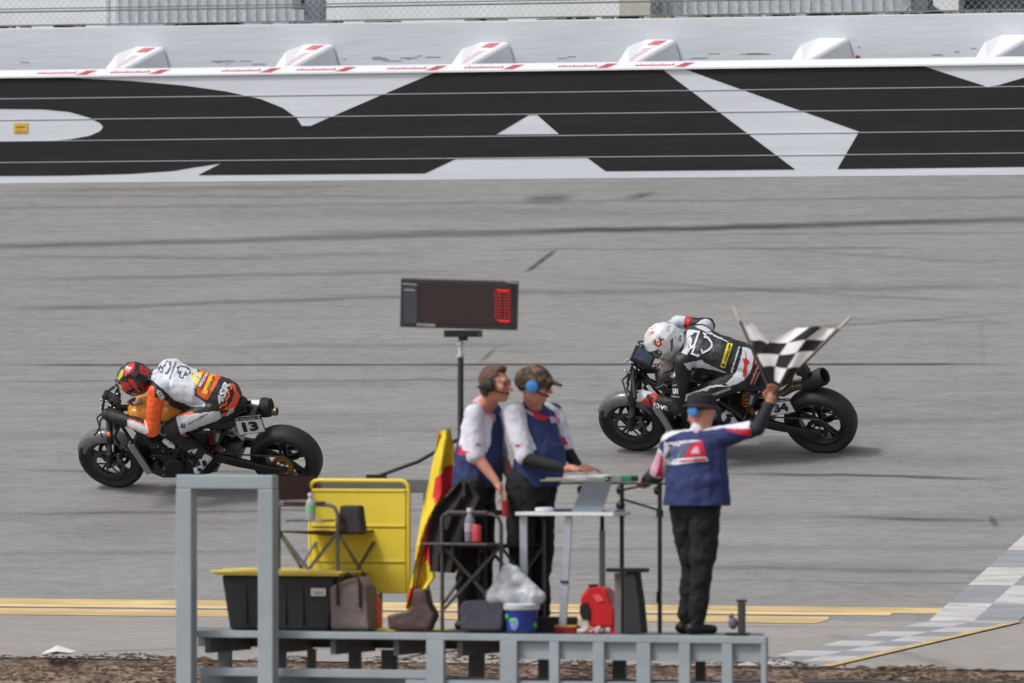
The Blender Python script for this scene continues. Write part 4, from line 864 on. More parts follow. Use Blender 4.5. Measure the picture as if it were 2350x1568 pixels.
r2, s2_, b2_, h2_, hb2 = rider(J2, suitm2, paint2, 'racer in black leathers and white helmet riding tucked down, behind the flag waver', dict(f=(.78, 0, -.62), r=(.190, .152, .180), mats=hm2, paint=hp2, spoiler=1), 0, bp2, gp2)
lt2 = MB(); lt2.cut('suit_print'); WI = 1
lt2.cut('suit_print')
for q in [((1690, 580), (1640, 660), (1530, 710), (1600, 850), (1570, 1070), (1610, 1110), (1680, 1030), (1710, 1080), (1620, 1290), (1820, 1370), (2060, 690), (1990, 650)), ((1850, 600), (1690, 1060)), ((1690, 580), (1760, 600), (1850, 600)), ((2070, 770), (2130, 790), (2240, 940), (2250, 1060), (2150, 1170), (1960, 1270), (1930, 1170))]: pstroke(lt2, ZH(*q), 4.4, b2_, WI, .008)
lt2.cut('suit_print'); ppoly(lt2, ZR((680, 215), (795, 235), (625, 750), (527, 720)), b2_, 3, .006); lt2.cut('suit_lettering'); ptext(lt2, 'DUNLOP', ZR((655, 615))[0], ZR((765, 250))[0], (-5.5, -1.6), b2_, 0, .011, .05, .2); ppoly(lt2, ZR((560, 660), (620, 660), (625, 715), (570, 710)), b2_, 0, .010)
lt2.cut('suit_lettering'); ptext(lt2, 'alpinestars', ZR((790, 850))[0], ZR((960, 300))[0], (-6.5, -2.2), b2_, WI, .009, .04, .1)
lt2.cut('suit_print'); ppoly(lt2, ZR((1030, 350), (1060, 430), (1090, 570), (1145, 610), (1110, 660), (1080, 700), (1075, 900), (1040, 950), (1000, 920), (1005, 780), (1030, 700), (1015, 620), (995, 540), (1050, 550), (1060, 480)), b2_, 2, .006)
lt2.cut('suit_lettering'); ptext(lt2, 'enduro', ZR((1180, 1100))[0], ZR((1350, 700))[0], (-6.0, -3.0), b2_, 4, .009, .05, .3); lt2.cut('suit_lettering'); ptext(lt2, 'moto', ZR((1230, 1130))[0], ZR((1360, 830))[0], (-3.4, -1.8), b2_, 4, .009, .05, .3); ppoly(lt2, ZR((1245, 540), (1300, 600), (1300, 680), (1250, 660)), b2_, 5, .006)
lt2.cut('suit_lettering'); ptext(lt2, 'HARLEY-DAVIDSON', ZR((215, 1400))[0], ZR((745, 1200))[0], (-1.3, -6.5), b2_, WI, .009, .03); lt2.cut('suit_lettering'); ptext(lt2, 'alpinestars', ZR((450, 1450))[0], ZR((930, 1305))[0], (-1, -5.8), b2_, WI, .009, .03, .2)
lt2.cut('suit_lettering'); ptext(lt2, 'HOLEMEN', ZR((1100, 1325))[0], ZR((1315, 1335))[0], (0, -2.6), b2_, WI, .009, .02); lt2.cut('suit_lettering'); ptext(lt2, 'BREMBO SRX', ZR((1080, 1380))[0], ZR((1365, 1405))[0], (0, -2.6), b2_, WI, .009, .02)
lt2.cut('suit_lettering'); ptext(lt2, 'UN', Z2((695, 705))[0], Z2((740, 708))[0], (0, -13), b2_, WI, .009, .07); lt2.cut('suit_lettering'); ptext(lt2, 'RACING', Z2((680, 730))[0], Z2((752, 738))[0], (0, -3.6), b2_, WI, .009, .02); lt2.cut('suit_lettering'); ptext(lt2, 'DAY', Z2((690, 638))[0], Z2((732, 638))[0], (0, -3.2), b2_, WI, .009, .02)
lt2.cut('suit_lettering'); ptext(lt2, 'KWR', Z2((532, 812))[0], Z2((655, 850))[0], (1.5, -10), b2_, WI, .010, .06); ppoly(lt2, Z2((675, 520), (710, 515), (718, 555), (700, 575), (672, 560)), b2_, 1, .007); pstroke(lt2, Z2((675, 530), (700, 545), (690, 575)), 1.2, b2_, 2, .010)
lt2.cut('suit_print'); pstroke(lt2, Z2((805, 760), (815, 715), (860, 700), (900, 685)), 5, b2_, 1, .007)
lt2.build('suit_lettering', [INK, mat('print_white', c(214, 218, 224), .5), LRD, YLB, mat('print_pink', c(232, 160, 150), .5), LOR], s2_, False, world=True)
lh = MB(); lh.cut('helmet_print')
lh.cut('helmet_print')
for q in [((455, 870), (500, 1020), (580, 1060), (660, 1000), (610, 790))]: pstroke(lh, ZH(*q), 4.4, hb2, 0, .004)
lh.cut('helmet_print'); ptext(lh, 'C', ZH((395, 1035))[0], ZH((450, 1005))[0], (-1, -6), hb2, 1, .009, .03); lh.cut('helmet_print'); ptext(lh, 'A', ZH((535, 975))[0], ZH((600, 955))[0], (-1, -6), hb2, 1, .009, .03); lh.cut('helmet_print'); ptext(lh, 'M', ZH((620, 900))[0], ZH((700, 880))[0], (-1, -5), hb2, 1, .009, .03); lh.cut('helmet_print'); ptext(lh, 'P', ZH((715, 905))[0], ZH((765, 890))[0], (-1, -6), hb2, 1, .009, .03)
lh.cut('helmet_print'); ppoly(lh, ZH((225, 640), (420, 570), (430, 640), (230, 715)), hb2, 2, .004); pstroke(lh, ZH((350, 520), (490, 440)), 2, hb2, 2, .004); pstroke(lh, ZH((840, 600), (880, 450), (960, 430), (900, 610)), 1.0, hb2, 1, .004); pstroke(lh, ZH((670, 1450), (740, 1360), (880, 1320), (900, 1360), (830, 1440), (700, 1500), (670, 1450)), 1.0, hb2, 1, .004)
lh.cut('helmet_print'); pstroke(lh, ZH((1110, 800), (1210, 600)), 1.4, hb2, 1, .004); pstroke(lh, ZH((1215, 900), (1240, 780), (1290, 720), (1290, 900), (1230, 860)), 1.2, hb2, 1, .004); ppoly(lh, ZH((565, 1240), (605, 1205), (650, 1240), (610, 1290)), hb2, 3, .004); pstroke(lh, ZH((540, 1160), (780, 1040)), .9, hb2, 0, .004)
lh.build('helmet_print', [LRD, INK, mat('faded_red', c(226, 120, 118), .5), mat('print_white', c(214, 218, 224), .5)], h2_, False, world=True)
setsp(Matrix.Identity(4))
# ================================================================ FLAG STAND AND EVERYTHING ON IT
ZP4 = conv(895, 803.2, .2561); ZP3 = conv(390.1, 1067.1, .3194); ZP5 = conv(895, 1147.5, .2686); ZP6 = conv(1377, 895, .4292); ZF = conv(1652.3, 659.8, .18294); ZT = conv(1227.8, 1044.2, .13184); ZG = conv(1468.7, 895, .16835); ZS = conv(895, 619.6, .15365)
DZ = .17; YFr = -9.2; YBk = -8.3; GZ = infz(-9.2) - .05
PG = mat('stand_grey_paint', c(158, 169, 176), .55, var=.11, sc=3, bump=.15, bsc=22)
PGD = mat('stand_shaded_grey', c(92, 100, 106), .6, var=.25, sc=5)  # stand grey with the shade under and behind the deck painted in
WOOD = mat('deck_boards', c(128, 132, 134), .8, var=.3, sc=8, stretch=(.4, 4, 1), bump=.2)
fs = thing('flag_stand', 'grey painted steel flag stand deck with posts, rails and a tall portal frame', 'platform', (3, -8.8, GZ))
def X(u, v=1450, Y=YFr): return at(u, v, Y).x
def Zv(u, v, Y=YFr): return at(u, v, Y).z
xL, xR = X(442), X(1760)
t = MB(); n = 9; SK = .364
for i in range(n):
    y0 = YFr + .03 + (YBk - YFr - .03) * i / n + .002; y1 = y0 + (YBk - YFr - .03) / n - .006; k0 = (y0 - YFr) * SK; k1 = (y1 - YFr) * SK
    vs = [(xx - k, y, z) for z in (DZ - .035, DZ) for y, k in ((y0, k0), (y1, k1)) for xx in (xL, xR)]; t.add(vs, [(0, 1, 3, 2), (4, 6, 7, 5), (0, 4, 5, 1), (2, 3, 7, 6), (0, 2, 6, 4), (1, 5, 7, 3)])
t.build('deck', WOOD, fs, False)
t = MB(); t.bx(xL, xR, YFr - .02, YFr + .03, DZ - .045, DZ + .004); t.build('front_edge', PG, fs, False, .004)
xm = X(1150)
t = MB(); t.bx(xm, xR, YFr + .02, YFr + .03, Zv(1300, 1514), DZ - .046); t.build('skirt_panel', PG, fs, False)
xRb = xR - (YBk - YFr) * .364; t = MB(); t.bx(xL - .3, xRb, YBk - .06, YBk, DZ - .14, DZ - .036)
for i in range(9): x = xL + .1 + (xRb - xL - .15) * i / 8; t.bx(x - .02, x + .02, YFr + .04, YBk - .06, DZ - .16, DZ - .036)
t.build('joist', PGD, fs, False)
for u0, u1 in ((981, 1021), (1150, 1189), (1262, 1284), (1362, 1388), (1462, 1494), (1559, 1585), (1658, 1682), (1748, 1760)):
    t = MB(); a, b = X(u0), X(u1); t.bx(a, b, YFr - .018 - (.01 if u0 < 1160 else 0), YFr + .018, GZ, DZ - .046); t.build('post', PG, fs, False, .004)
for u0, u1 in ((505, 535), (640, 660), (710, 728), (805, 832), (880, 915), (1080, 1115), (1240, 1262), (1410, 1440), (1600, 1622)):
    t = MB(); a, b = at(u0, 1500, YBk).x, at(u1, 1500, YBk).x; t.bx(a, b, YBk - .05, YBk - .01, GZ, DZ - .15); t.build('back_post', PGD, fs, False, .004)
t = MB(); z1 = Zv(700, 1535); z2 = Zv(700, 1495); t.bx(xL, X(1010), YFr + .012, YFr + .05, z1 - .06, z1); t.build('lower_rail', PG, fs, False, .004)
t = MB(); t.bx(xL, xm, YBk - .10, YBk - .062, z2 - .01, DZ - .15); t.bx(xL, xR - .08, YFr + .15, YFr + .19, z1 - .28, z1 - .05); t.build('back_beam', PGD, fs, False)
t = MB(); a = X(930); t.bar((a, YFr + .03, Zv(930, 1566)), (xR, YFr + .03, Zv(1700, 1575)), .05, .04); t.build('lower_rail', PG, fs, False)
# portal frame in front of the deck
YP = -9.35
t = MB(); a0, a1, b0, b1 = at(409, 1300, YP).x, at(445, 1300, YP).x, at(597, 1300, YP).x, at(632, 1300, YP).x; zt = at(500, 1090, YP).z; zb = at(500, 1122, YP).z
t.bx(a0, a1, YP - .05, YP + .07, GZ, zb - .0005); t.build('frame_post', PG, fs, False, .008)
t = MB(); t.bx(b0, b1, YP - .05, YP + .07, GZ, zb - .0005); t.build('frame_post', PG, fs, False, .008)
t = MB(); t.bx(a0 + .002, b1 - .002, YP - .047, YP + .067, zb, zt); t.build('frame_head', PG, fs, False, .008)
# rail along the back of the deck
t = MB(); r0 = at(640, 1115, YBk); t.bx(r0.x, at(1090, 1115, YBk).x, YBk - .04, YBk, at(900, 1131, YBk).z, at(900, 1100, YBk).z)
for u in (975, 1070): x = at(u, 1115, YBk).x; t.bx(x, x + .04, YBk - .04, YBk - .001, DZ, at(900, 1131, YBk).z)
t.build('back_rail', mat('rail_grey', c(104, 107, 110), .6), fs, False, .004)

# ---- officials
NAVY = mat('navy_shirt', c(42, 54, 104), .8, var=.12, sc=10, bump=.3, bsc=12); SHW = mat('white_shirt', c(222, 222, 234), .8, var=.04, sc=10, bump=.3, bsc=12); SHR = mat('red_trim', c(206, 40, 62), .8); SHP = mat('pink_stripe', c(216, 170, 190), .8)
TRO = mat('black_trousers', c(26, 26, 29), .85, var=.25, sc=9, bump=.4, bsc=10); SLV = mat('black_sleeve', c(26, 27, 28), .8, var=.15, bump=.2, bsc=14); GSL = mat('charcoal_sleeve', c(42, 43, 52), .8, var=.15, bump=.2, bsc=14)
SHOE = mat('black_shoe', c(24, 24, 26), .5); BLUE = mat('blue_shell', c(58, 142, 214), .35, coat=.3); EYE = mat('eye_brown', c(60, 46, 40), .3)
SKR = mat('ruddy_skin', c(206, 146, 124), .55, var=.12, sc=16, spec=.3)
def hand(wr, d, n_, spread, mi, bend=.5, sgn=1, scl=1.0):
    """palm, four unequal bent fingers and a thumb from its side; d along the hand, n_ palm normal, spread across"""
    d = V(d).normalized(); n_ = V(n_).normalized(); a = V(spread).normalized(); P = [cap(wr, wr + d * .045, .027, .030, mi, a, 1.25), cap(wr + d * .04 - a * .01, wr + d * .075, .024, .020, mi, a, 1.6)]
    for i, ln in enumerate((.072, .082, .078, .060)):
        b = wr + d * .085 + a * (-.03 + .02 * i); m = b + (d + n_ * bend * .5).normalized() * ln * .5; e = m + (d + n_ * bend * 1.6).normalized() * ln * .5
        P += [cap(b - d * .012, m, .0105, .0095, mi), cap(m, e, .0095, .008, mi)]
    tb_ = wr + d * .035 - a * .03 * sgn; m = tb_ + (d * .7 - a * sgn * .6 + n_ * .3).normalized() * .035; P += [cap(tb_, m, .014, .012, mi), cap(m, m + (d + n_ * .4).normalized() * .03, .011, .009, mi)]
    return P
def headprims(hc, f, tilt_up=V((0, 0, 1)), mi=0):
    f = V(f).normalized(); l = tilt_up.cross(f).normalized(); u = f.cross(l).normalized(); A = axes(f, l, u)
    P = [elp(hc + u * .018 - f * .008, (.098, .077, .100), A, mi), elp(hc - u * .045 + f * .022, (.070, .060, .070), A, mi), elp(hc + f * .055 - u * .085, (.034, .034, .028), A, mi), cap(hc + f * .088 + u * .004, hc + f * .112 - u * .030, .010, .015, mi), cap(hc + f * .078 + u * .028 + l * .03, hc + f * .078 + u * .028 - l * .03, .018, .018, mi),
         cap(hc + f * .088 - u * .058 + l * .018, hc + f * .088 - u * .058 - l * .018, .011, .011, mi), elp(hc + f * .05 - u * .02 + l * .042, (.035, .022, .03), A, mi), elp(hc + f * .05 - u * .02 - l * .042, (.035, .022, .03), A, mi), elp(hc + l * .078 - f * .008 - u * .005, (.02, .012, .032), A, mi), elp(hc - l * .078 - f * .008 - u * .005, (.02, .012, .032), A, mi)]
    return P, f, l, u, A
HK = 1.09
def hscale(P, hc, k=HK): return [('e', hc + (q[1] - hc) * k, tuple(x * k for x in q[2]), q[3], q[4]) if q[0] == 'e' else ('c', hc + (q[1] - hc) * k, hc + (q[2] - hc) * k, q[3] * k, q[4] * k, q[5], q[6], q[7]) for q in P]
def official(cfg):
    J = {k: (at(*q) if len(q) == 3 else V(q)) for k, q in cfg['J'].items()}
    root = thing('person', cfg['label'], 'person', (J['anL'].x * .5 + J['anR'].x * .5, J['anL'].y, DZ), 'track officials on the flag stand')
    lat = (J['shR'] - J['shL']); lat.z = 0; lat.normalize()
    hc = J['hd']; H, f, l, u, A = headprims(hc, cfg['f'], V(cfg.get('up', (0, 0, 1)))); H = hscale(H, hc); pel = (J['hpL'] + J['hpR']) / 2; che = (J['shL'] + J['shR']) / 2 - V((0, 0, .09)); mid = pel.lerp(che, .5) + V(cfg.get('belly', (0, 0, 0))) * .3; nk = (J['shL'] + J['shR']) / 2 + V((0, 0, .035))
    B = H + [cap(nk - V((0, 0, .04)), hc - u * .05 - f * .015, .070, .062, 0), cap(pel, mid, .115, .11, 0, lat, 1.2), cap(mid, che, .11, .115, 0, lat, 1.3), cap(J['shL'], J['shR'], .06, .06, 0)]
    for s_ in 'LR':
        B += [cap(J['sh' + s_], J['el' + s_], .054, .048, 0), cap(J['el' + s_], J['wr' + s_], .050, .031, 0), cap(pel, J['hp' + s_], .09, .09, 0), cap(J['hp' + s_], J['kn' + s_], .085, .058, 0), cap(J['kn' + s_], J['an' + s_], .056, .038, 0)]
        B += hand(J['wr' + s_], *cfg['hand' + s_])
    body, bb_ = blob('body', B, [SKR], root, .0065, 3, None, 0)
    T = [cap(pel - V((0, 0, .02)), pel + V((0, 0, .05)), .135, .14, 0, lat, 1.25)]
    for s_ in 'LR':
        T += [cap(J['hp' + s_], J['kn' + s_], .120, .092, 0), cap(J['kn' + s_], J['kn' + s_].lerp(J['an' + s_], .92), .085, .068, 0)]
    blob('trousers', T, [TRO], root, .008, 3, None, .016, 9)
    for s_ in 'LR':
        a = J['an' + s_]; ft = V(cfg['foot']).normalized(); hz = V((a.x, a.y, DZ + .035)); blob('shoe', [cap(hz - ft * .06 + V((0, 0, .01)), hz + ft * .14, .042, .034, 0, ft.cross(UP), 1.15), cap(a, hz - ft * .02, .048, .048, 0)], [SHOE], root, .009, 2)
    bel = V(cfg.get('belly', (0, 0, 0)))
    Q = [cap(pel - V((0, 0, .12)), mid + bel * .5, cfg.get('wz', .175), .175, 0, lat, cfg.get('kx', 1.22)), cap(mid + bel * .5, che, .165, .15, 0, lat, cfg.get('kx', 1.28)), cap(che, nk - V((0, 0, .01)), .12, .075, 0, lat, 1.3), cap(J['shL'], J['shR'], .074, .074, 0), cap(nk - V((0, 0, .03)), nk + V((0, 0, .02)), .078, .072, 3)] + ([elp(pel.lerp(che, .4) + bel, (.17, .17, .17), None, 0)] if bel.length > .01 else [])
    for s_ in 'LR':
        e = J['sh' + s_].lerp(J['el' + s_], cfg['slv' + s_]); Q += [cap(J['sh' + s_], e, .074, .068, cfg.get('slmat', {}).get(s_, 1))]
    sh, bs = blob('shirt', Q, [NAVY, SHW, SHR, SHP, mat('logo_grey', c(112, 124, 152), .8)], root, .0085, 4, cfg['paint'], .012, 8, cuts=[(pel - V((0, 0, cfg.get('hem', .0))), (0, 0, -1))])
    if cfg.get('arms'):
        for s_ in 'LR': blob('undershirt_sleeve', [cap(J['sh' + s_].lerp(J['el' + s_], .6), J['el' + s_], .056, .052, 0), cap(J['el' + s_], J['el' + s_].lerp(J['wr' + s_], .97), .054, .036, 0)], [cfg['arms']], root, .009, 3, None, .005, 9)
    if cfg.get('hair'):
        hr = [elp(hc + u * .035 - f * .022, (.098, .084, .100), A, 0), elp(hc - f * .05 - u * .02, (.06, .075, .07), A, 0), cap(hc + u * .105 + f * .05, hc + u * .11 - f * .03, .03, .03, 0, l, 1.6)]; blob('hair', hscale(hr, hc), [cfg['hair']], root, .008, 3, None, .004, 40)
    for s_ in (1, -1):
        if not cfg.get('glasses'): t = MB(); t.ell(hc + f * .097 + u * .006 + l * s_ * .034, (.010, .010, .010), None, 10); t.build('eye', EYE, root)
    if cfg.get('glasses'):
        t = MB()
        for s_ in (1, -1): t.ell(hc + f * .103 + u * .004 + l * s_ * .034, (.012, .032, .020), A, 12); t.bar(hc + f * .085 + u * .012 + l * s_ * .06, hc - f * .005 + u * .010 + l * s_ * .082, .006, .012)
        t.bar(hc + f * .11 + u * .01 + l * .02, hc + f * .11 + u * .01 - l * .02, .006, .006); t.build('sunglasses', mat('dark_lens', c(20, 18, 18), .15), root)
    if cfg.get('headset'):
        hm_, r_ = cfg['headset']; t = MB(); t.tube([hc + l * .114 * math.cos(R(a)) - f * (.130 * math.sin(R(a))) - u * .01 for a in range(0, 181, 15)], .009, 8); ee = t.build('headset', SHOE, root)
        for s_ in (1, -1): E = MB(); E.lathe([(.0, .0), (.044, .002), (.048, .014), (.042, .034), (.020, .042), (0, .042)], hc + l * s_ * .080 - u * .005 - f * .005, l * s_, 20); E.build('ear_cup', hm_, ee)
        t = MB(); t.tube([hc - l * .095 - u * .02 + f * .01, hc - l * .085 - u * .05 + f * .06, hc - l * .04 - u * .062 + f * .105], .0045, 6); t.ell(hc - l * .035 - u * .062 + f * .108, (.011, .011, .011), None, 8); t.build('microphone_arm', SHOE, ee)
    return root, sh, bs, J, (hc, f, l, u, A)
yo = -8.72
o1, sh1, bs1, Jo1, hd1 = official(dict(label='man with black headset and short brown hair standing next to the scoreboard pole', f=RT * .86 - FW * .42 + UP * .02,
    J=dict(hd=(1137, 884, yo), shL=(1127, 946, yo + .34), shR=(1086, 950, yo - .02), elR=(1092, 1046, yo - .06), wrR=(1138, 1105, yo - .08), elL=(1150, 1050, yo + .36), wrL=(1180, 1110, yo + .25), hpR=(1082, 1120, yo), hpL=(1102, 1118, yo + .22), knR=(1070, 1275, yo - .02), knL=(1105, 1275, yo + .24), anR=(1075, 1420, yo), anL=(1110, 1418, yo + .25)),
    handR=(V((.55, 0, -.83)), -RT * .5 - UP * .3, FW, 0, 1.2), handL=(V((.5, 0, -.8)), -RT, FW, 0, .8), foot=RT, slvR=.98, slvL=.9, hair=mat('brown_hair', c(92, 68, 54), .7, var=.35, sc=40), headset=(SHOE, 0),
    paint=[(ZP4((650, 570), (700, 500), (790, 480), (880, 540), (925, 640), (890, 860), (865, 925), (640, 930), (620, 840), (635, 640)), 1), (ZP4((760, 470), (850, 475), (945, 590), (940, 650), (905, 610), (830, 520)), 3), (ZP4((635, 850), (650, 900), (720, 915), (650, 945), (600, 930)), 2), (ZP4((760, 838), (850, 850), (790, 860)), 2)]))
o2, sh2, bs2, Jo2, hd2 = official(dict(label='man in camouflage cap, sunglasses and blue ear muffs leaning his hands on the table papers', f=RT * .97 - FW * .15 - UP * .10, belly=RT * .085,
    J=dict(hd=(1227, 886, yo + .1), shL=(1268, 944, yo + .48), shR=(1176, 947, yo + .04), elR=(1205, 1052, yo), wrR=(1300, 1076, yo - .05), elL=(1300, 1035, yo + .5), wrL=(1330, 1074, yo + .4), hpR=(1196, 1118, yo + .1), hpL=(1240, 1116, yo + .3), knR=(1195, 1275, yo + .08), knL=(1240, 1275, yo + .3), anR=(1200, 1420, yo + .08), anL=(1240, 1418, yo + .3)),
    handR=(RT + UP * .02, -UP * .5, FW, 0, .5), handL=(RT * .9, -UP * .5, FW, 0, .5), foot=RT, slvR=.95, slvL=.9, arms=SLV, glasses=1, headset=(BLUE, 0), wz=.155,
    paint=[(ZP4((960, 600), (1010, 510), (1100, 455), (1180, 460), (1215, 560), (1235, 700), (1315, 890), (1100, 985), (1020, 970), (960, 700)), 1), (ZP4((1340, 440), (1440, 470), (1530, 540), (1570, 700), (1660, 840), (1590, 880), (1520, 740), (1480, 560), (1400, 500)), 1), (ZP4((1255, 550), (1340, 562), (1415, 610), (1375, 635), (1290, 595)), 2), (ZP4((1200, 520), (1260, 550), (1290, 590), (1230, 565)), 3), (ZP4((1420, 600), (1520, 610), (1520, 660), (1440, 655)), 3), (ZP4((1520, 770), (1560, 780), (1600, 850), (1560, 860)), 2), (ZP4((1110, 855), (1180, 845), (1140, 875)), 2), (ZP4((955, 850), (1000, 850), (1040, 940), (960, 935)), 2), (ZP4((955, 960), (1060, 970), (1090, 1060), (960, 1040)), 3)]))
hc, f, l, u, A = hd2; CAMO = bpy.data.materials.new('camouflage'); CAMO.use_nodes = True; n_ = CAMO.node_tree; vt = n_.nodes.new('ShaderNodeTexNoise'); vt.inputs['Scale'].default_value = 18; cr = n_.nodes.new('ShaderNodeValToRGB'); cr.color_ramp.interpolation = 'CONSTANT'
cr.color_ramp.elements[0].color = (*c(64, 54, 44), 1); e_ = cr.color_ramp.elements[1]; e_.position = .47; e_.color = (*c(92, 78, 62), 1); e_ = cr.color_ramp.elements.new(.56); e_.color = (*c(124, 106, 84), 1)
tc = n_.nodes.new('ShaderNodeTexCoord'); n_.links.new(tc.outputs['Object'], vt.inputs[0]); n_.links.new(vt.outputs[0], cr.inputs[0]); n_.links.new(cr.outputs[0], n_.nodes['Principled BSDF'].inputs['Base Color']); n_.nodes['Principled BSDF'].inputs['Roughness'].default_value = .9
blob('cap', hscale([elp(hc + u * .062 - f * .008, (.108, .092, .085), A, 0), cap(hc + u * .045 + f * .08, hc + u * .022 + f * .175, .022, .010, 0, l, 3.2), cap(hc + u * .035 - f * .05, hc + u * .035 + f * .03, .09, .09, 0)], hc), [CAMO], o2, .007, 3)
o3, sh3, bs3, Jo3, hd3 = official(dict(label='man with his back turned in navy shirt and black hat, arm raised waving chequered flags', f=-RT * .72 + FW * .62 - UP * .25, up=(0, .1, 1),
    J=dict(hd=(1611, 944, yo + .02), shL=(1540, 1012, yo + .02), shR=(1672, 1000, yo - .02), elL=(1508, 1092, yo + .08), wrL=(1480, 1105, yo + .30), elR=(1738, 984, yo - .06), wrR=(1768, 926, yo - .04), hpL=(1574, 1160, yo + .02), hpR=(1620, 1160, yo - .02), knL=(1590, 1290, yo + .10), knR=(1612, 1285, yo - .05), anL=(1578, 1425, yo + .12), anR=(1600, 1430, yo - .04)),
    handR=(V((.12, 0, 1)), -FW, RT, 0, 1.3), handL=(V((-.3, .9, -.1)), -UP, RT, 0, .5), foot=RT * .8 + FW * .6, slvR=.75, slvL=.85, arms=GSL, headset=(BLUE, 0), wz=.19, kx=1.38, slmat={'R': 0},
    paint=[(ZG((200, 660), (330, 560), (560, 430), (700, 400), (1000, 400), (1500, 410), (1490, 535), (1100, 525), (900, 552), (740, 545), (560, 575), (400, 635), (340, 675), (200, 700)), 1), (ZG((1160, 535), (1520, 535), (1520, 650), (1370, 615), (1250, 570)), 2), (ZG((60, 1160), (130, 860), (310, 850), (310, 1200)), 3), (ZG((180, 700), (330, 690), (310, 790), (190, 790)), 2), (ZG((215, 1180), (285, 900), (320, 860), (310, 1180)), 2), (ZG((330, 870), (200, 740), (330, 690), (320, 800)), 0)]))
hc, f, l, u, A = hd3; up3 = V((0, 0, 1)); f3 = (-RT * .8 + FW * .5).normalized(); l3 = up3.cross(f3)
t = MB(); t.lathe([(0, .088), (.055, .086), (.09, .068), (.102, .035), (.106, .0), (.130, -.014), (.136, -.022), (.130, -.026), (.09, -.012), (0, -.01)], hc + V((0, 0, .048)) - f * .0, V((.05, .05, 1)), 32); t.build('hat', mat('black_hat', c(34, 32, 36), .9, bump=.2), o3)
lo = MB()
ppoly(lo, ZG((345, 935), (370, 870), (440, 760), (545, 735), (720, 715), (590, 915)), bs3, 0, .005); ppoly(lo, ZG((355, 735), (365, 720), (600, 690), (740, 680), (850, 690), (700, 715), (560, 735), (530, 768)), bs3, 1, .007)
ppoly(lo, ZG((590, 915), (720, 720), (850, 695), (870, 760), (908, 905)), bs3, 2, .005); ppoly(lo, ZG((690, 860), (740, 780), (790, 770), (815, 870)), bs3, 3, .008); ppoly(lo, ZG((325, 960), (540, 930), (900, 908), (935, 970), (700, 990), (450, 1025), (335, 1018)), bs3, 1, .007); ppoly(lo, ZG((510, 968), (900, 930), (915, 960), (560, 985)), bs3, 2, .010)
for q in (((430, 925), (560, 745)), ((510, 920), (640, 735))): pstroke(lo, ZG(*q), 3, bs3, 4, .008)
lo.build('back_logo', [mat('logo_slate', c(92, 102, 130), .8), SHW, SHR, SHP, mat('logo_pale', c(130, 140, 166), .8)], sh3, False, world=True)

# ---- things held
def simple(name, mb, m, label, cat, group=None, smooth=False, bevel=0, kind=None): return tag(mb.build(name, m, None, smooth, bevel), label, cat, group, kind)
hp_ = at(1772, 908, yo - .04)
def chflag(tip, staff, outer, rows, cols, label, ph, dy):
    root = thing('chequered_flag', label, 'flag', hp_, 'chequered flags waved by the flagman')
    S0 = hp_ - (at(*tip, yo) - hp_).normalized() * .10; T_ = at(*tip, yo - .04 + dy); t = MB(); t.cyl(S0, T_, .009, n=8); t.build('staff', mat('dark_staff', c(70, 68, 66), .6), root)
    t = MB(); t.cyl(T_, T_ + (T_ - hp_).normalized() * -.12, .012, n=8); t.build('staff_tip', mat('cream_tip', c(200, 196, 190), .6), root)
    t = MB(); N = 6; M_ = rows * 5; K = cols * N
    def pt(i, j):
        a = i / M_; b = j / K
        def along(L_, s): s *= len(L_) - 1; k = min(int(s), len(L_) - 2); q = s - k; return (L_[k][0] + (L_[k + 1][0] - L_[k][0]) * q, L_[k][1] + (L_[k + 1][1] - L_[k][1]) * q)
        p, q = along(staff, a), along(outer, a); P = (p[0] + (q[0] - p[0]) * b, p[1] + (q[1] - p[1]) * b + 3.0 * math.sin(b * 7 + a * 5 + ph) * min(1, b * 3)); return at(p[0] + (q[0] - p[0]) * b, P[1], yo - .04 + dy + .03 * math.sin(b * 6.5 + a * 3 + ph) * min(1, 3 * b))
    vs = [pt(i, j) for i in range(M_ + 1) for j in range(K + 1)]
    for i in range(M_):
        for j in range(K): t.f.append((i * (K + 1) + j, i * (K + 1) + j + 1, (i + 1) * (K + 1) + j + 1, (i + 1) * (K + 1) + j)); t.m.append((i // 5 + j // N) % 2)
    t.v = vs; t.build('cloth', [mat('flag_white', c(236, 235, 237), .8, var=.04), mat('flag_black', c(30, 29, 31), .8)], root)
chflag(ZF((170, 230))[0], ZF((300, 470), (460, 840), (640, 1190)), ZF((440, 470), (640, 700), (860, 820), (830, 1000), (700, 1150)), 4, 1, 'checkered black and white flag on the staff leaning left, behind the rider of bike 34', 0, .03)
chflag(ZF((1640, 370))[0], ZF((1440, 520), (1180, 800), (800, 1200)), ZF((960, 490), (620, 690), (520, 850), (540, 1000), (620, 1180)), 4, 3, 'checkered black and white flag on the staff leaning right, the wider cloth of the two', 1.5, -.03)
t = MB(); a = at(1158, 1128, yo - .1); b = at(1160, 1186, yo - .1); t.cyl(a, a.lerp(b, .35), .016, n=12, mi=1); t.cyl(a.lerp(b, .35), b, .026, .024, n=14)
simple('rolled_flag', t, [mat('red_cloth', c(168, 36, 44), .8, bump=.3), mat('cream_stick', c(196, 180, 150), .6)], 'short rolled red flag held low in the hand of the man with the headset', 'flag', smooth=True)
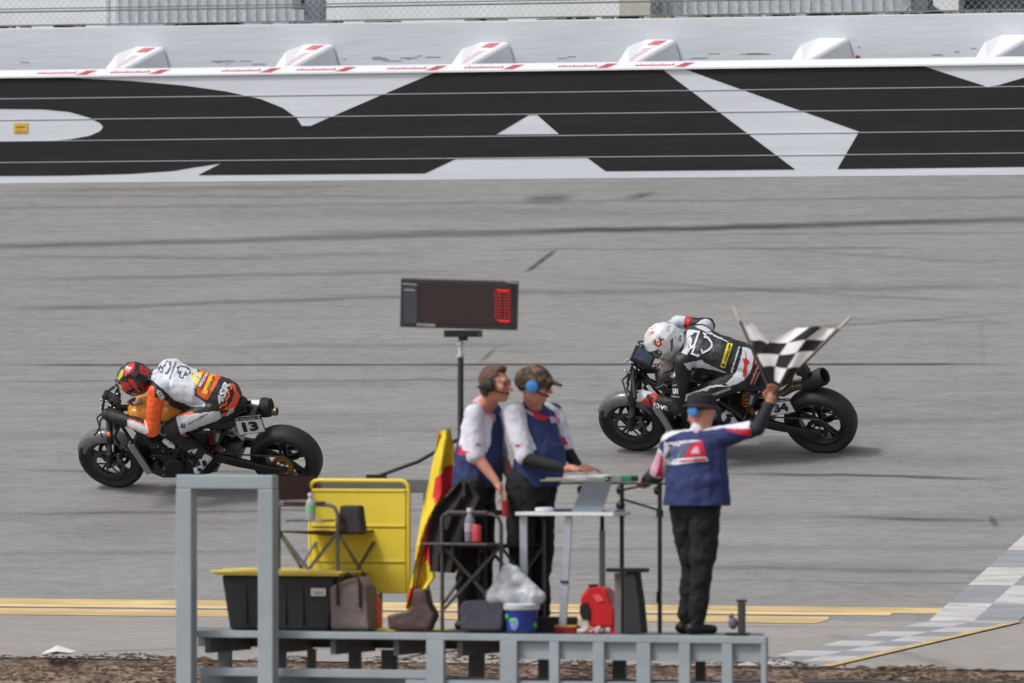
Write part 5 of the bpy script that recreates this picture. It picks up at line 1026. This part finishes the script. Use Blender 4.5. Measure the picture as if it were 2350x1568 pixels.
# yellow and red striped flag hanging from a leaning staff
fr = thing('striped_flag', 'yellow flag with broad red stripes hanging beside the yellow panel', 'flag', at(985, 1440, yo + .1))
t = MB(); t.cyl(at(1030, 983, yo + .1), at(935, 1440, yo + .02), .008, n=8); t.build('staff', mat('dark_staff', c(70, 68, 66)), fr)
Lf = [(1006, 990), (998, 1040), (985, 1100), (972, 1160), (962, 1210), (955, 1260), (948, 1310), (940, 1350), (930, 1396)]; Rt = [(1034, 984), (1043, 1030), (1040, 1080), (1052, 1105), (1022, 1150), (1004, 1200), (992, 1275), (999, 1325), (938, 1400)]
t = MB(); K = 12; rows = []
for i in range(len(Lf) * 4 - 3):
    k = min(i // 4, len(Lf) - 2); q = i / 4 - k; a = (Lf[k][0] + (Lf[k + 1][0] - Lf[k][0]) * q, Lf[k][1] + (Lf[k + 1][1] - Lf[k][1]) * q); b = (Rt[k][0] + (Rt[k + 1][0] - Rt[k][0]) * q, Rt[k][1] + (Rt[k + 1][1] - Rt[k][1]) * q)
    rows.append([at(a[0] + (b[0] - a[0]) * j / K, a[1] + (b[1] - a[1]) * j / K + 2.5 * math.sin(i * .9 + j * .5), yo + .08 + .045 * 1.3 * math.sin(j * .62 + i * .16 + .8 * math.sin(i * .35)) + .02 * noise.noise(V((j * .6, i * .3, 0)))) for j in range(K + 1)])
for r_ in rows: t.v += r_
for i in range(len(rows) - 1):
    y = i / (len(rows) - 1)
    for j in range(K):
        x = j / K; red = (abs(y - .27 - .05 * math.sin(x * 3)) < .11 - .12 * abs(x - .65) and x > .2) or (abs(y - .60) < .16 - .2 * abs(x - .75) and x > .35) or (abs(y - .9) < .05 and x < .4)
        t.f.append((i * (K + 1) + j, i * (K + 1) + j + 1, (i + 1) * (K + 1) + j + 1, (i + 1) * (K + 1) + j)); t.m.append(1 if red else 0)
t.build('cloth', [mat('flag_yellow', c(236, 208, 50), .7, bump=.2, bsc=8), mat('flag_red', c(222, 44, 56), .7)], fr)
t = MB(); Lb = [(1050, 1108), (1018, 1140), (992, 1175), (985, 1215), (984, 1270), (986, 1312)]; Rb = [(1078, 1108), (1100, 1140), (1085, 1175), (1070, 1215), (1060, 1270), (1045, 1316)]
for (a, b) in zip(Lb, Rb): t.v += [at(a[0] + (b[0] - a[0]) * j / 10, a[1] + (b[1] - a[1]) * j / 10, yo - .20 + .03 * math.sin(j * 1.3 + a[1] * .02)) for j in range(11)]
t.f = [(i * 11 + j, i * 11 + j + 1, i * 11 + j + 12, i * 11 + j + 11) for i in range(5) for j in range(10)]; t.m = [0] * len(t.f)
simple('black_flag', t, mat('black_cloth', c(40, 38, 42), .8, bump=.4, bsc=7), 'black flag cloth draped behind the arm of the black folding chair', 'flag', smooth=True)

# ---- scoreboard on its pole
sb = thing('scoreboard', 'black electronic scoreboard on a pole showing one red digit at its right end', 'scoreboard', at(1055, 1440, -8.45))
Yb = -8.45; cS = at(1054, 698, Yb); Rr = Matrix.Rotation(R(1.6), 3, 'Y'); px = FPX and 320.
t = MB(); wS_ = (1186 - 920) / 302; t.box(cS, (wS_, .09, .355), Rr); t.build('housing', mat('board_black', c(40, 44, 50), .5, var=.12), sb, False, .008)
def sbp(x, y): p = at(*ZS((x, y))[0], Yb - .05); return p
t = MB(); q = [sbp(430, 195), sbp(1838, 235), sbp(1850, 830), sbp(430, 805)]; t.add([p - V((0, .0, 0)) for p in q] + [p + V((0, .004, 0)) for p in q], [(0, 1, 2, 3), (0, 4, 5, 1), (1, 5, 6, 2), (2, 6, 7, 3), (3, 7, 4, 0)]); t.build('screen', mat('screen_dark_red', c(48, 34, 36), .35, var=.1), sb, False)
t = MB(); q = [sbp(200, 240), sbp(405, 245), sbp(405, 800), sbp(215, 800)]; t.add(q, [(0, 1, 2, 3)]); t.build('side_panel', mat('side_slate', c(58, 64, 74), .5), sb, False)
t = MB()
for k in range(11):
    for col in range(2):
        for m_ in range(2):
            if k in (0, 10): x = 1590 + col * 110 + m_ * 50
            else: x = 1565 + col * 135 + m_ * 58
            y = 295 + k * 45 + (x - 1565) * .06; a = sbp(x, y); b = sbp(x + 46, y + 4); t.bx(a.x, b.x, Yb - .057, Yb - .0515, a.z - (.004 if k in (0, 10) else .0015), a.z + .0025)
for x, y in ((1620, 312), (1690, 318), (1640, 768), (1700, 775)): a = sbp(x, y); t.bx(a.x, a.x + .04, Yb - .057, Yb - .0515, a.z - .004, a.z + .004)
t.build('led_digit', mat('led_red', c(230, 20, 30), .4, emit=((1, .02, .03), .35)), sb, False)
t = MB()
for q in (((190, 205), (400, 222)), ((210, 295), (370, 305)), ((1730, 175), (1910, 200))): a = sbp(*q[0]); b = sbp(*q[1]); t.bar(a, b, .006, .012)
a = sbp(400, 815); b = sbp(680, 830); t.bar(a, b, .006, .02); t.build('latch', ALU, sb, False)
t = MB(); p = at(1063, 766, Yb); t.box(p + V((0, 0, .0)), (.26, .10, .05)); t.cyl(p, p - V((0, 0, .05)), .035, n=12); t.build('mount_bracket', BLK, sb, False)
t = MB(); zt = p.z - .05; t.cyl((p.x - .02, Yb, DZ), (p.x - .02, Yb, zt - .12), .022, n=14, mi=0); t.cyl((p.x - .02, Yb, zt - .12), (p.x - .02, Yb, zt), .016, n=12, mi=1); t.build('pole', [mat('pole_dark', c(62, 64, 70), .5, .3), GS], sb)
t = MB()
for zz in (zt - .03, zt - .12): t.cyl((p.x - .02, Yb, zz), (p.x - .02, Yb, zz + .02), .03, n=12)
t.build('clamp', GS, sb)
t = MB(); a = V((p.x - .02, Yb, at(1055, 1005, Yb).z)); b = at(864, 1094, YBk - .02); t.tube([a, a.lerp(b, .5) - V((0, 0, .03)), b], .014, 8); t.box(b, (.14, .06, .03)); t.build('brace', BLK, sb)

# ---- yellow panel
yp = thing('barricade', 'upright yellow panel with a rounded yellow tube frame on the flag stand', 'barricade', at(835, 1440, -8.45)); Yy = -8.42
YP_ = mat('yellow_plastic', c(236, 212, 66), .5, var=.06, sc=3, bump=.05); gx = lambda u: at(u, 1250, Yy).x; gz = lambda v: at(830, v, Yy).z
t = MB(); t.bx(gx(716), gx(934), Yy - .02, Yy + .02, gz(1361), gz(1122)); t.build('panel', YP_, yp, False, .01)
t = MB()
for v in (1126, 1207, 1288): t.bx(gx(718), gx(932), Yy - .028, Yy - .0205, gz(v + 2), gz(v - 3))
t.build('rib', mat('yellow_rib', c(236, 214, 78), .5), yp, False, .002)
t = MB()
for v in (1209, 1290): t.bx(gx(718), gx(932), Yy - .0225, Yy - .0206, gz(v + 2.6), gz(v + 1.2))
t.build('rib_shade', mat('yellow_shadow', c(120, 104, 40), .7), yp, False)  # dark strips painted as shade just below the two lower ribs
t = MB(); x0, x1 = gx(712), gx(938); z0, z1 = DZ + .01, gz(1103); r_ = .06; pts = [(x0, Yy, z0), (x0, Yy, z1 - r_)] + [(x0 + r_ - r_ * math.cos(R(a)), Yy, z1 - r_ + r_ * math.sin(R(a))) for a in (30, 60, 90)] + [(x1 - r_ + r_ * math.sin(R(a)), Yy, z1 - r_ + r_ * math.cos(R(a))) for a in (0, 30, 60, 90)] + [(x1, Yy, z0)]
t.tube(pts, .015, 10); t.build('tube_frame', YP_, yp)
t = MB(); t.bx(at(860, 1440, -8.6).x, at(1030, 1440, -8.6).x, -8.75, -8.45, DZ + .001, DZ + .012); t.bx(at(880, 1440, -8.7).x, at(1000, 1440, -8.7).x, -8.85, -8.74, DZ + .001, DZ + .02); t.build('base_plate', YP_, yp, False, .004)

# ---- storage tote
tt = thing('storage_tote', 'large black plastic tote with yellow lid at the left end of the deck', 'tote', at(636, 1441, -8.75)); Yt = -8.95
tx = lambda u, v=1380: at(u, v, Yt).x; tz = lambda v: at(636, v, Yt).z
t = MB(); zb = DZ + .002; zt = tz(1321)
t.loft([[(tx(524), Yt + .02, zb), (tx(752), Yt + .02, zb), (tx(752), Yt + .40, zb), (tx(524), Yt + .40, zb)], [(tx(507), Yt, zt), (tx(768), Yt, zt), (tx(768), Yt + .44, zt), (tx(507), Yt + .44, zt)]])
bo = t.build('tub', mat('tote_black', c(40, 41, 44), .5, var=.06), tt, False, .02)
t = MB()
for u in (560, 585, 650, 690): x = tx(u); t.bx(x, x + .02, Yt - .002, Yt + .03, zb + .05, zt - .05)
t.build('moulded_rib', mat('tote_black', c(40, 41, 44)), bo, False, .004)
t = MB(); t.bx(tx(495), tx(782), Yt - .03, Yt + .47, zt, tz(1313)); t.bx(tx(487), tx(790), Yt - .04, Yt + .48, tz(1313) - .008, tz(1310)); t.bx(tx(510), tx(765), Yt + .02, Yt + .42, tz(1310), tz(1307)); t.build('lid', mat('lid_yellow', c(232, 210, 96), .5, var=.04), tt, False, .006)
t = MB(); a = at(714, 1350, Yt - .003); b = at(748, 1368, Yt - .003); t.bx(a.x, b.x, Yt - .008, Yt - .004, b.z, a.z, 0)
for k in range(2): t.bx(a.x + .02, b.x - .015, Yt - .0095, Yt - .0085, a.z - .03 - k * .012, a.z - .026 - k * .012, 1)
t.build('label_sticker', [mat('label_white', c(205, 203, 198)), INK], tt, False)

# ---- folding director chairs
TUB = mat('chair_tube', c(120, 124, 128), .4, .7, var=.1); TUBD = mat('chair_tube_dark', c(88, 86, 84), .45, .5)
def chair(name, u0, u1, Yn, wd, vs_, va, back, fab, tub, label, tray=None, shift=0):
    # faces right; near side frame at Yn from u0 to u1
    r = thing(name, label, 'chair', at((u0 + u1) / 2, 1440, Yn + wd / 2), 'folding director chairs on the flag stand')
    x0 = at(u0, vs_, Yn).x; x1 = at(u1, vs_, Yn).x; zs_ = at(u0, vs_, Yn).z; za = at(u0, va, Yn).z; zb = DZ + .012
    for k, y in enumerate((Yn, Yn + wd)):
        t = MB(); xa, xb = x0 + shift * k, x1 + shift * k; rr = .07
        t.tube([(xa, y, zb), (xa, y, za - .02), (xa + .02, y, za), (xb - rr, y, za), (xb - rr * .3, y, za - rr * .3), (xb, y, za - rr), (xb, y, zb)], .0145, 9); t.build('side_frame', tub, r)
        t = MB(); t.box(((xa + xb) / 2 - .03, y, za + .014), (xb - xa - .14, .05, .022)); t.build('armrest', fab[1], r, False, .008)
        t = MB(); t.bar((xa + .0, y + .015, zs_ - .01), (xb, y + .015, zb + .14), .022, .012, (0, 1, 0)); t.bar((xb, y - .012, zs_ - .01), (xa, y - .012, zb + .14), .022, .012, (0, 1, 0)); t.bar((xa, y, zb), (xb, y, zb), .02, .02); t.build('cross_brace', tub, r, False)
    t = MB()
    for x in (x0, x1): t.cut('leg_brace'); t.bar((x, Yn, zs_ - .01), (x + shift, Yn + wd, DZ + .2), .022, .012); t.bar((x, Yn, DZ + .2), (x + shift, Yn + wd, zs_ - .01), .022, .012)
    t.build('leg_brace', tub, r, False)
    t = MB(); t.loft([[(x0 + (x1 - x0) * f + shift * g, Yn + wd * g, zs_ - .03 * math.sin(math.pi * g) * math.sin(math.pi * min(1, f + .1)) - .012 * h) for f, h in ((0, 0), (.5, 0), (1, 0), (1, 1), (.5, 1), (0, 1))] for g in (0, .25, .5, .75, 1)]); t.build('seat', fab[0], r)
    if back:
        t = MB(); zt_ = at(u0, back, Yn).z; t.tube([(x0, Yn, za), (x0 - .06, Yn, zt_)], .012, 8); t.tube([(x0 + shift, Yn + wd, za), (x0 - .06 + shift, Yn + wd, zt_)], .012, 8); t.build('back_tube', tub, r)
        t = MB(); t.loft([[(x0 - .02 + shift * g - .03 * math.sin(math.pi * g), Yn - .01 + (wd + .02) * g, za + .03), (x0 - .06 + shift * g - .03 * math.sin(math.pi * g), Yn - .01 + (wd + .02) * g, zt_ + .01), (x0 - .045 + shift * g - .03 * math.sin(math.pi * g), Yn - .01 + (wd + .02) * g, zt_ + .01), (x0 - .005 + shift * g - .03 * math.sin(math.pi * g), Yn - .01 + (wd + .02) * g, za + .03)] for g in (0, .25, .5, .75, 1)]); t.build('backrest', fab[0], r)
    if tray:
        ua, ub, v_ = tray; a = at(ua, v_, Yn - .06); b = at(ub, v_, Yn - .06); t = MB(); t.bx(a.x, b.x, Yn - .28, Yn - .02, a.z - .012, a.z); t.build('side_tray', tub, r, False, .005)
        return a.z
MAR = (mat('maroon_canvas', c(72, 50, 54), .8, var=.12, bump=.2), mat('maroon_pad', c(98, 56, 58), .8)); BKC = (mat('black_canvas', c(30, 29, 31), .8, var=.2, bump=.2), mat('taupe_pad', c(96, 88, 86), .8))
tr1 = chair('folding_chair', 640, 775, -8.86, .50, 1218, 1158, 1098, MAR, TUB, 'maroon canvas folding chair between the portal frame and the yellow panel', (680, 765, 1192), .14)
t = MB(); p = at(808, 1195, -8.8); t.loft([[(p.x - .10, p.y, p.z + .11), (p.x + .06, p.y, p.z + .11), (p.x + .06, p.y + .10, p.z + .11), (p.x - .10, p.y + .10, p.z + .11)], [(p.x - .11, p.y - .02, p.z - .10), (p.x + .08, p.y - .02, p.z - .10), (p.x + .08, p.y + .12, p.z - .10), (p.x - .11, p.y + .12, p.z - .10)]]); simple('chair_pouch', t, mat('pouch_brown', c(52, 44, 46), .8, var=.4, bump=.3), 'dark cloth pouch hanging on the arm of the maroon chair', 'pouch', bevel=.02)
tr2 = chair('folding_chair', 1015, 1150, -9.02, .45, 1250, 1180, None, BKC, TUBD, 'black folding chair with taupe arms in front of the man with the headset', (990, 1142, 1245), .16)
def bottle(u, v, Y, h, r_, m, label, capm=None, band=None):
    p = at(u, v, Y); b = thing('bottle', label, 'bottle', p); k = h; t = MB(); t.lathe([(r_ * .9, 0), (r_, .01), (r_, k * .62), (r_ * .8, k * .72), (r_ * .42, k * .82), (r_ * .42, k * .9)], p, UP, 20); t.build('body', m, b)
    t = MB(); t.cyl(p + V((0, 0, k * .88)), p + V((0, 0, k)), r_ * .55, n=14); t.build('cap', mat('cap_white', c(220, 220, 224), .5), b)
    if band: t = MB(); t.lathe([(r_ * 1.02, k * .3), (r_ * 1.02, k * .55)], p, UP, 20); t.build('label_band', band, b)
CLR = mat('clear_plastic', c(196, 200, 206), .15, alpha=.75, var=.05)
bottle(713, 1195, -8.97, .20, .036, CLR, 'white capped bottle with a green band on the maroon chair tray', band=mat('green_band', c(140, 206, 130), .5))
bottle(1078, 1243, -9.16, .24, .036, mat('clear_plastic_dim', c(150, 146, 158), .2, alpha=.8), 'clear water bottle on the tray of the black chair', band=mat('pale_band', c(178, 172, 186), .5))
t = MB(); p = at(1094, 1244, -9.24); t.lathe([(.026, 0), (.033, .006), (.033, .112), (.027, .122), (.024, .118), (0, .118)], p, UP, 20); simple('drink_can', t, mat('can_red', c(205, 70, 80), .4, .2, var=.25, sc=25), 'red drink can standing beside the clear bottle', 'can', smooth=True)

# ---- table with laptop
tb = thing('folding_table', 'narrow white table on silver legs carrying the open laptop', 'table', at(1295, 1440, -8.9)); Yq = -8.9
qx = lambda u, v=1180: at(u, v, Yq).x; qz = lambda v, u=1290: at(u, v, Yq).z; zq = qz(1176)
t = MB(); t.bx(qx(1182), qx(1408), Yq, Yq + .38, zq - .025, zq); t.build('table_top', mat('table_white', c(228, 230, 232), .5), tb, False, .004)
for u, du in ((1300, -12), (1196, 4)):
    t = MB(); a = V((qx(u), Yq + .05, zq - .025)); b = V((qx(u + du), Yq + .02, DZ)); t.bar(a, b, .055, .02, (0, 1, 0)); t.build('leg', mat('leg_silver', c(176, 184, 194), .4, .4), tb, False, .003)
    t = MB(); t.bar(a.lerp(b, .55) + V((0, -.012, 0)), a.lerp(b, .57) + V((0, -.012, 0)), .06, .02, (0, 1, 0)); t.build('leg_joint', BLK, tb, False)
for u in (1350,): t = MB(); t.cyl((qx(u), Yq + .3, DZ), (qx(u), Yq + .3, zq - .13), .022, n=12, mi=1); t.cyl((qx(u), Yq + .3, zq - .13), (qx(u), Yq + .3, zq - .03), .016, n=12); t.build('leg', [BLK, mat('leg_grey', c(128, 132, 132), .5, .3)], tb)
lp = thing('laptop', 'open silver laptop seen from behind on the white table', 'laptop', (qx(1345), Yq + .15, zq)); SIL = mat('laptop_silver', c(142, 154, 168), .4, .5, var=.06)
t = MB(); t.bx(qx(1310), qx(1402), Yq + .08, Yq + .32, zq + .001, zq + .016); t.build('keyboard_base', SIL, lp, False, .004)
t = MB(); q = [at(1311, 1176, Yq + .07), at(1380, 1178, Yq + .07), at(1404, 1106, Yq + .0), at(1341, 1104, Yq + .0)]; t.add(q + [p + V((.0, .008, 0)) for p in q], [(0, 1, 2, 3), (7, 6, 5, 4), (0, 4, 5, 1), (1, 5, 6, 2), (2, 6, 7, 3), (3, 7, 4, 0)]); t.build('screen_lid', SIL, lp, False)
t = MB(); p = V((qx(1239), Yq + .10, zq)); t.lathe([(.055, 0), (.07, .01), (.068, .028), (.05, .034), (0, .034)], p, UP, 24); simple('plastic_tub', t, mat('tub_white', c(220, 222, 232), .5), 'flat round white tub on the white table', 'tub', smooth=True)
t = MB(); t.box((qx(1285), Yq + .2, zq + .012), (.16, .2, .022)); simple('notebook', t, mat('book_dark', c(40, 46, 60), .6), 'dark closed notebook lying between the round tub and the laptop', 'book', bevel=.003)
# standing desk
Yd = -8.62; sd_ = thing('standing_desk', 'tall black metal desk on thin legs between the laptop and flagman', 'desk', at(1440, 1450, Yd)); dx = lambda u, v=1105: at(u, v, Yd).x; zd = at(1400, 1106, Yd).z
t = MB(); t.bx(dx(1285), dx(1552), Yd, Yd + .3, zd - .018, zd - .006); t.build('desk_top', BLK, sd_, False, .003)
for u in (1425, 1512):
    for y in ((Yd + .02),): t = MB(); t.cyl((dx(u), y, DZ), (dx(u), y, zd - .018), .016, n=12, mi=0); t.cyl((dx(u), y, zd - .25), (dx(u), y, zd - .2), .026, n=12, mi=0); t.build('leg', mat('stand_dark_tube', c(48, 48, 52), .5, .3), sd_)
t = MB()
for u in (1420, 1506, 1330): t.cut('clamp'); t.ell((dx(u), Yd + .03, zd - .06), (.03, .03, .035))
t.cut('desk_brace'); t.ell((dx(1422), Yd + .02, zd - .17), (.035, .03, .035)); t.bar((dx(1425), Yd, zd - .12), (dx(1512), Yd, zd - .20), .016, .016); t.bar((dx(1425), Yd, zd - .06), (dx(1470), Yd, zd - .03), .014, .014); t.bar((dx(1512), Yd, zd - .86), (dx(1512) + .01, Yd - .02, zd - .78), .03, .03); t.build('clamp', BLK, sd_)
PAP = mat('paper', c(226, 226, 230), .7, var=.03); GRN = mat('green_cover', c(36, 122, 84), .5)
t = MB(); t.box((dx(1315), Yd + .08, zd + .008), (.50, .22, .012)); simple('clipboard', t, [mat('clip_green_edge', c(190, 210, 180), .6)], 'pale green edged clipboard under the hands of the man in the cap', 'clipboard')
t = MB(); t.box((dx(1325), Yd + .06, zd + .021), (.46, .2, .014), Matrix.Rotation(.06, 3, 'Z')); t.box((dx(1350), Yd + .05, zd + .036), (.30, .18, .010), Matrix.Rotation(-.12, 3, 'Z')); t.box((dx(1375), Yd + .04, zd + .046), (.16, .14, .006), Matrix.Rotation(.2, 3, 'Z')); simple('paper_stack', t, PAP, 'loose white papers lying on the pale clipboard', 'papers')
t = MB(); t.box((dx(1412), Yd + .08, zd + .022), (.09, .16, .044), mi=0); t.box((dx(1390), Yd + .08, zd + .02), (.05, .15, .036), mi=2); t.box((dx(1436), Yd + .08, zd + .023), (.085, .16, .042), mi=1); simple('binder', t, [mat('cover_grey', c(132, 140, 126), .6), GRN, BLK], 'green and grey ring binder on the standing desk', 'binder', bevel=.004)
t = MB(); a = at(1475, 1100, Yd + .1); t.bar(a, at(1505, 1066, Yd + .1), .05, .02); t.bar(at(1500, 1068, Yd + .1), at(1530, 1070, Yd + .1), .04, .02); simple('radio_handset', t, mat('radio_dark', c(52, 58, 72), .5), 'dark radio handset leaning beside the flagman\'s left arm', 'radio', bevel=.004)

# ---- bags, buckets and odds on the deck
def at2(q, Y): return [at(a, b, Y) for a, b in q]
def slab(mb, q, Y, d, mi=0):
    a = at2(q, Y); n = len(a); vs = a + [p + V((0, d, 0)) for p in a]; tri = tessellate_polygon([[V((p.x, p.z, 0)) for p in a]])
    mb.add(vs, [tuple(x) for x in tri] + [tuple(i + n for i in x[::-1]) for x in tri] + [(i, (i + 1) % n, (i + 1) % n + n, i + n) for i in range(n)], mi)
def prismprim(q, Y, d):
    m_ = MB(); slab(m_, q, Y, d); return ('m', m_.v, m_.f)
def softbox(name, q, Y, d, m, label, cat, vox=.009, extra=(), rough=.006):
    ob, _ = blob(name, [prismprim(dens(q, 12), Y, d)] + list(extra), [m], None, vox, 14, None, rough, 9); return tag(ob, label, cat)
softbox('duffel_bag', [(756, 1348), (775, 1336), (808, 1325), (824, 1326), (840, 1345), (846, 1445), (758, 1445)], -8.98, .22, mat('taupe_fabric', c(122, 108, 104), .8, var=.12, bump=.4, bsc=12), 'taupe soft duffel bag standing against the black tote', 'bag')
t = MB(); a = at(775, 1338, -8.99); b = at(826, 1330, -8.99); t.tube([a - V((0, .0, .16)), a + V((0, -.01, .0)), a.lerp(b, .5) + V((0, -.02, .06)), b + V((0, -.01, 0)), b - V((0, 0, .2))], .010, 7); simple('shoulder_strap', t, mat('strap_black', c(36, 34, 36), .8), 'black carrying strap looped over the taupe duffel bag', 'strap', smooth=True)
t = MB(); t.lathe([(.05, 0), (.052, .02), (.042, .1), (.04, .20), (.03, .225), (0, .225)], at(861, 1440, -8.75), UP, 20); simple('orange_jug', t, mat('orange_fabric', c(232, 92, 50), .6, var=.12, bump=.3), 'orange jug standing to the right of the taupe duffel bag', 'jug', smooth=True)
softbox('leather_bag', [(888, 1412), (938, 1402), (946, 1385), (948, 1352), (976, 1352), (982, 1385), (996, 1415), (982, 1446), (890, 1446)], -8.95, .13, mat('brown_leather', c(84, 66, 62), .5, var=.2, bump=.4, bsc=14), 'brown leather bag with an upright neck below the striped flag', 'bag')
softbox('grey_bag', [(1062, 1380), (1110, 1376), (1150, 1380), (1156, 1395), (1152, 1447), (1056, 1447), (1053, 1395)], -9.1, .22, mat('slate_fabric', c(74, 74, 84), .85, var=.12, bump=.4, bsc=12), 'slate grey soft bag under the black folding chair', 'bag')
t = MB(); p = at(1197, 1450, -9.08); t.lathe([(.10, 0), (.105, .01), (.118, .15), (.122, .152), (.12, .165), (0, .165)], p, UP, 28, mi=0)
bk = thing('bucket', 'blue bucket with green marks and a white lid at the front edge', 'bucket', p); t.build('tub', mat('bucket_blue', c(42, 62, 150), .4, var=.15, sc=6), bk)
t = MB()
for a in (200, 232, 330): d_ = V((math.cos(R(a + 20)), math.sin(R(a + 20)), 0)); t.ell(p + d_ * .112 + V((0, 0, .05 + (a % 3) * .03)), (.028, .006, .02), axes(V((-d_.y, d_.x, 0)), d_, UP), 10)
t.build('print_spot', mat('print_green', c(90, 190, 70), .5), bk)
t = MB(); d_ = V((math.cos(R(262)), math.sin(R(262)), 0)); t.ell(p + d_ * .110 + V((0, 0, .06)), (.035, .006, .05), axes(V((-d_.y, d_.x, 0)), d_, UP), 12); t.build('print_spot', mat('print_paleblue', c(130, 150, 205), .5), bk)
t = MB(); t.lathe([(.126, .158), (.13, .168), (.13, .195), (.11, .205), (0, .205)], p, UP, 28); t.build('lid', mat('bucket_lid', c(204, 208, 214), .5), bk)
q = at2([(1135, 1385), (1250, 1388), (1225, 1340), (1195, 1300), (1165, 1288), (1140, 1320), (1118, 1360)], -9.1); P = []
zc_ = p.z + .21
for i, (u, v, r_) in enumerate([(1140, 1372, .06), (1175, 1365, .09), (1210, 1365, .085), (1236, 1374, .055), (1165, 1330, .07), (1190, 1335, .07), (1165, 1303, .05), (1180, 1312, .045)]): a = at(u, v, -9.06); P.append(elp((a.x, a.y, max(a.z, zc_ + r_ * .6)), (r_, r_ * .9, r_ * .9)))
P += [cap(at(1170, 1365, -9.06), at(1165, 1298, -9.06), .09, .03), cap(at(1225, 1372, -9.06), at(1185, 1312, -9.06), .07, .03), cap(at(1130, 1374, -9.06), at(1155, 1320, -9.06), .05, .03)]
ob, _ = blob('plastic_bag', P, [mat('thin_white_plastic', c(190, 194, 202), .35, var=.06, bump=.8, bsc=9)], None, .009, 16, None, .014, 7); tag(ob, 'knotted white plastic bag resting on the bucket lid', 'bag')
t = MB(); p = at(1125, 1369, -8.9); t.lathe([(.045, 0), (.04, .03), (.022, .045), (0, .045)], V((p.x, p.y, p.z)), UP, 18); t.cyl((p.x, p.y, DZ), (p.x, p.y, p.z), .03, n=12); simple('white_cup', t, mat('tub_white', c(220, 222, 232)), 'small white capped container left of the plastic bag', 'cup', smooth=True)
jc = thing('fuel_can', 'red plastic fuel can with black cap under the laptop table', 'can', at(1372, 1440, -8.85)); RP = mat('red_plastic', c(196, 20, 26), .35, coat=.2, var=.06)
t = MB(); slab(t, [(1330, 1372), (1345, 1350), (1378, 1345), (1392, 1356), (1400, 1385), (1409, 1400), (1408, 1440), (1352, 1440), (1346, 1425), (1350, 1400), (1346, 1388), (1332, 1390)], -8.9, .17); t.build('body', RP, jc, False, .018)
t = MB(); t.cyl(at(1362, 1352, -8.82), at(1362, 1341, -8.82), .035, n=14); t.build('cap', BLK, jc); t = MB(); slab(t, [(1331, 1388), (1347, 1384), (1354, 1400), (1352, 1424), (1336, 1424), (1330, 1405)], -8.915, .16); t.build('handle_recess', BLK, jc, False)
t = MB(); slab(t, [(1360, 1366), (1376, 1364), (1386, 1378), (1370, 1382)], -8.908, .006); t.build('moulding', mat('red_pale', c(232, 90, 96), .4), jc, False)
t = MB(); t.bx(at(1345, 1438, -8.9).x, at(1362, 1438, -8.9).x, -8.88, -8.75, DZ, at(1350, 1436, -8.9).z); t.bx(at(1398, 1438, -8.9).x, at(1410, 1438, -8.9).x, -8.88, -8.75, DZ, at(1350, 1436, -8.9).z); t.build('foot', RP, jc, False)
cs = thing('tall_case', 'tall tapered black case with a T shaped top between fuel can and flagman', 'case', at(1450, 1450, -9.0))
t = MB(); slab(t, [(1431, 1314), (1457, 1314), (1460, 1340), (1466, 1380), (1473, 1454), (1430, 1454)], -9.0, .14); t.build('body', mat('case_black', c(44, 45, 48), .7, var=.1), cs, False, .008)
t = MB(); slab(t, [(1390, 1304), (1480, 1304), (1480, 1314), (1390, 1313)], -9.02, .10); t.build('top_bar', BLK, cs, False, .005)
t = MB(); t.bx(at(1412, 1380, -8.9).x, at(1427, 1380, -8.9).x, -8.92, -8.90, DZ, at(1412, 1315, -8.9).z); t.build('grey_strut', mat('strut_grey', c(120, 120, 120), .5, .3), cs, False)
rn = random.Random(8); t = MB(); p = at(1355, 1447, -9.08)
for k in range(9):
    a = rn.uniform(0, 6.28); pts = [(p.x + .13 * (i / 6 - .5) * rn.uniform(.8, 1.6) + .01 * math.sin(i + a), p.y + .05 * math.sin(i * 1.3 + a), DZ + .014 + .045 * abs(math.sin(i * .9 + a)) * rn.uniform(.3, 1)) for i in range(7)]; t.tube(pts, .011, 7, mi=k % 3 == 0 and 1 or 0)
simple('rope_coil', t, [mat('rope_white', c(204, 198, 192), .8), mat('rope_red', c(190, 90, 92), .8)], 'tangled white and pink rope lying in front of the fuel can', 'rope', smooth=True)
t = MB(); p = at(1298, 1453, -8.95)
for k in range(5): t.box((p.x, p.y + .04, DZ + .008 + k * .012), (.16, .12, .010), Matrix.Rotation(.1 * (k % 3), 3, 'Z'), mi=0 if k < 4 else 1)
simple('folded_straps', t, [mat('strap_red', c(150, 36, 52), .8), mat('strap_orange', c(206, 150, 50), .7)], 'stack of folded dark red straps behind the table leg', 'straps')
t = MB(); p = at(1255, 1425, -8.6); t.box((p.x, p.y, (DZ + p.z) / 2), (.42, .16, p.z - DZ + .06)); simple('dark_crate', t, mat('crate_dark', c(52, 50, 52), .7, var=.3), 'low dark crate behind the bucket and table leg', 'crate', bevel=.01)
hp2_ = thing('floor_pump', 'small black upright pump with a purple grey pouch right of the flagman', 'pump', at(1695, 1452, -8.85))
t = MB(); a = at(1703, 1376, -8.85); t.bx(a.x - .025, a.x + .025, -8.88, -8.84, DZ + .02, a.z, 0); t.build('barrel', mat('pump_dark', c(66, 66, 70), .5, .3), hp2_, False, .006)
t = MB(); t.box((a.x, -8.86, a.z - .008), (.075, .04, .016)); t.build('handle', BLK, hp2_, False, .004)
t = MB(); t.box((a.x - .03, -8.86, DZ + .012), (.16, .1, .018)); t.build('base', BLK, hp2_, False, .003)
t = MB(); t.ell(at(1682, 1430, -8.87), (.035, .03, .045)); t.ell(at(1678, 1415, -8.87), (.018, .02, .025)); t.build('pouch', mat('purple_grey', c(110, 98, 116), .7, var=.4, sc=30), hp2_)
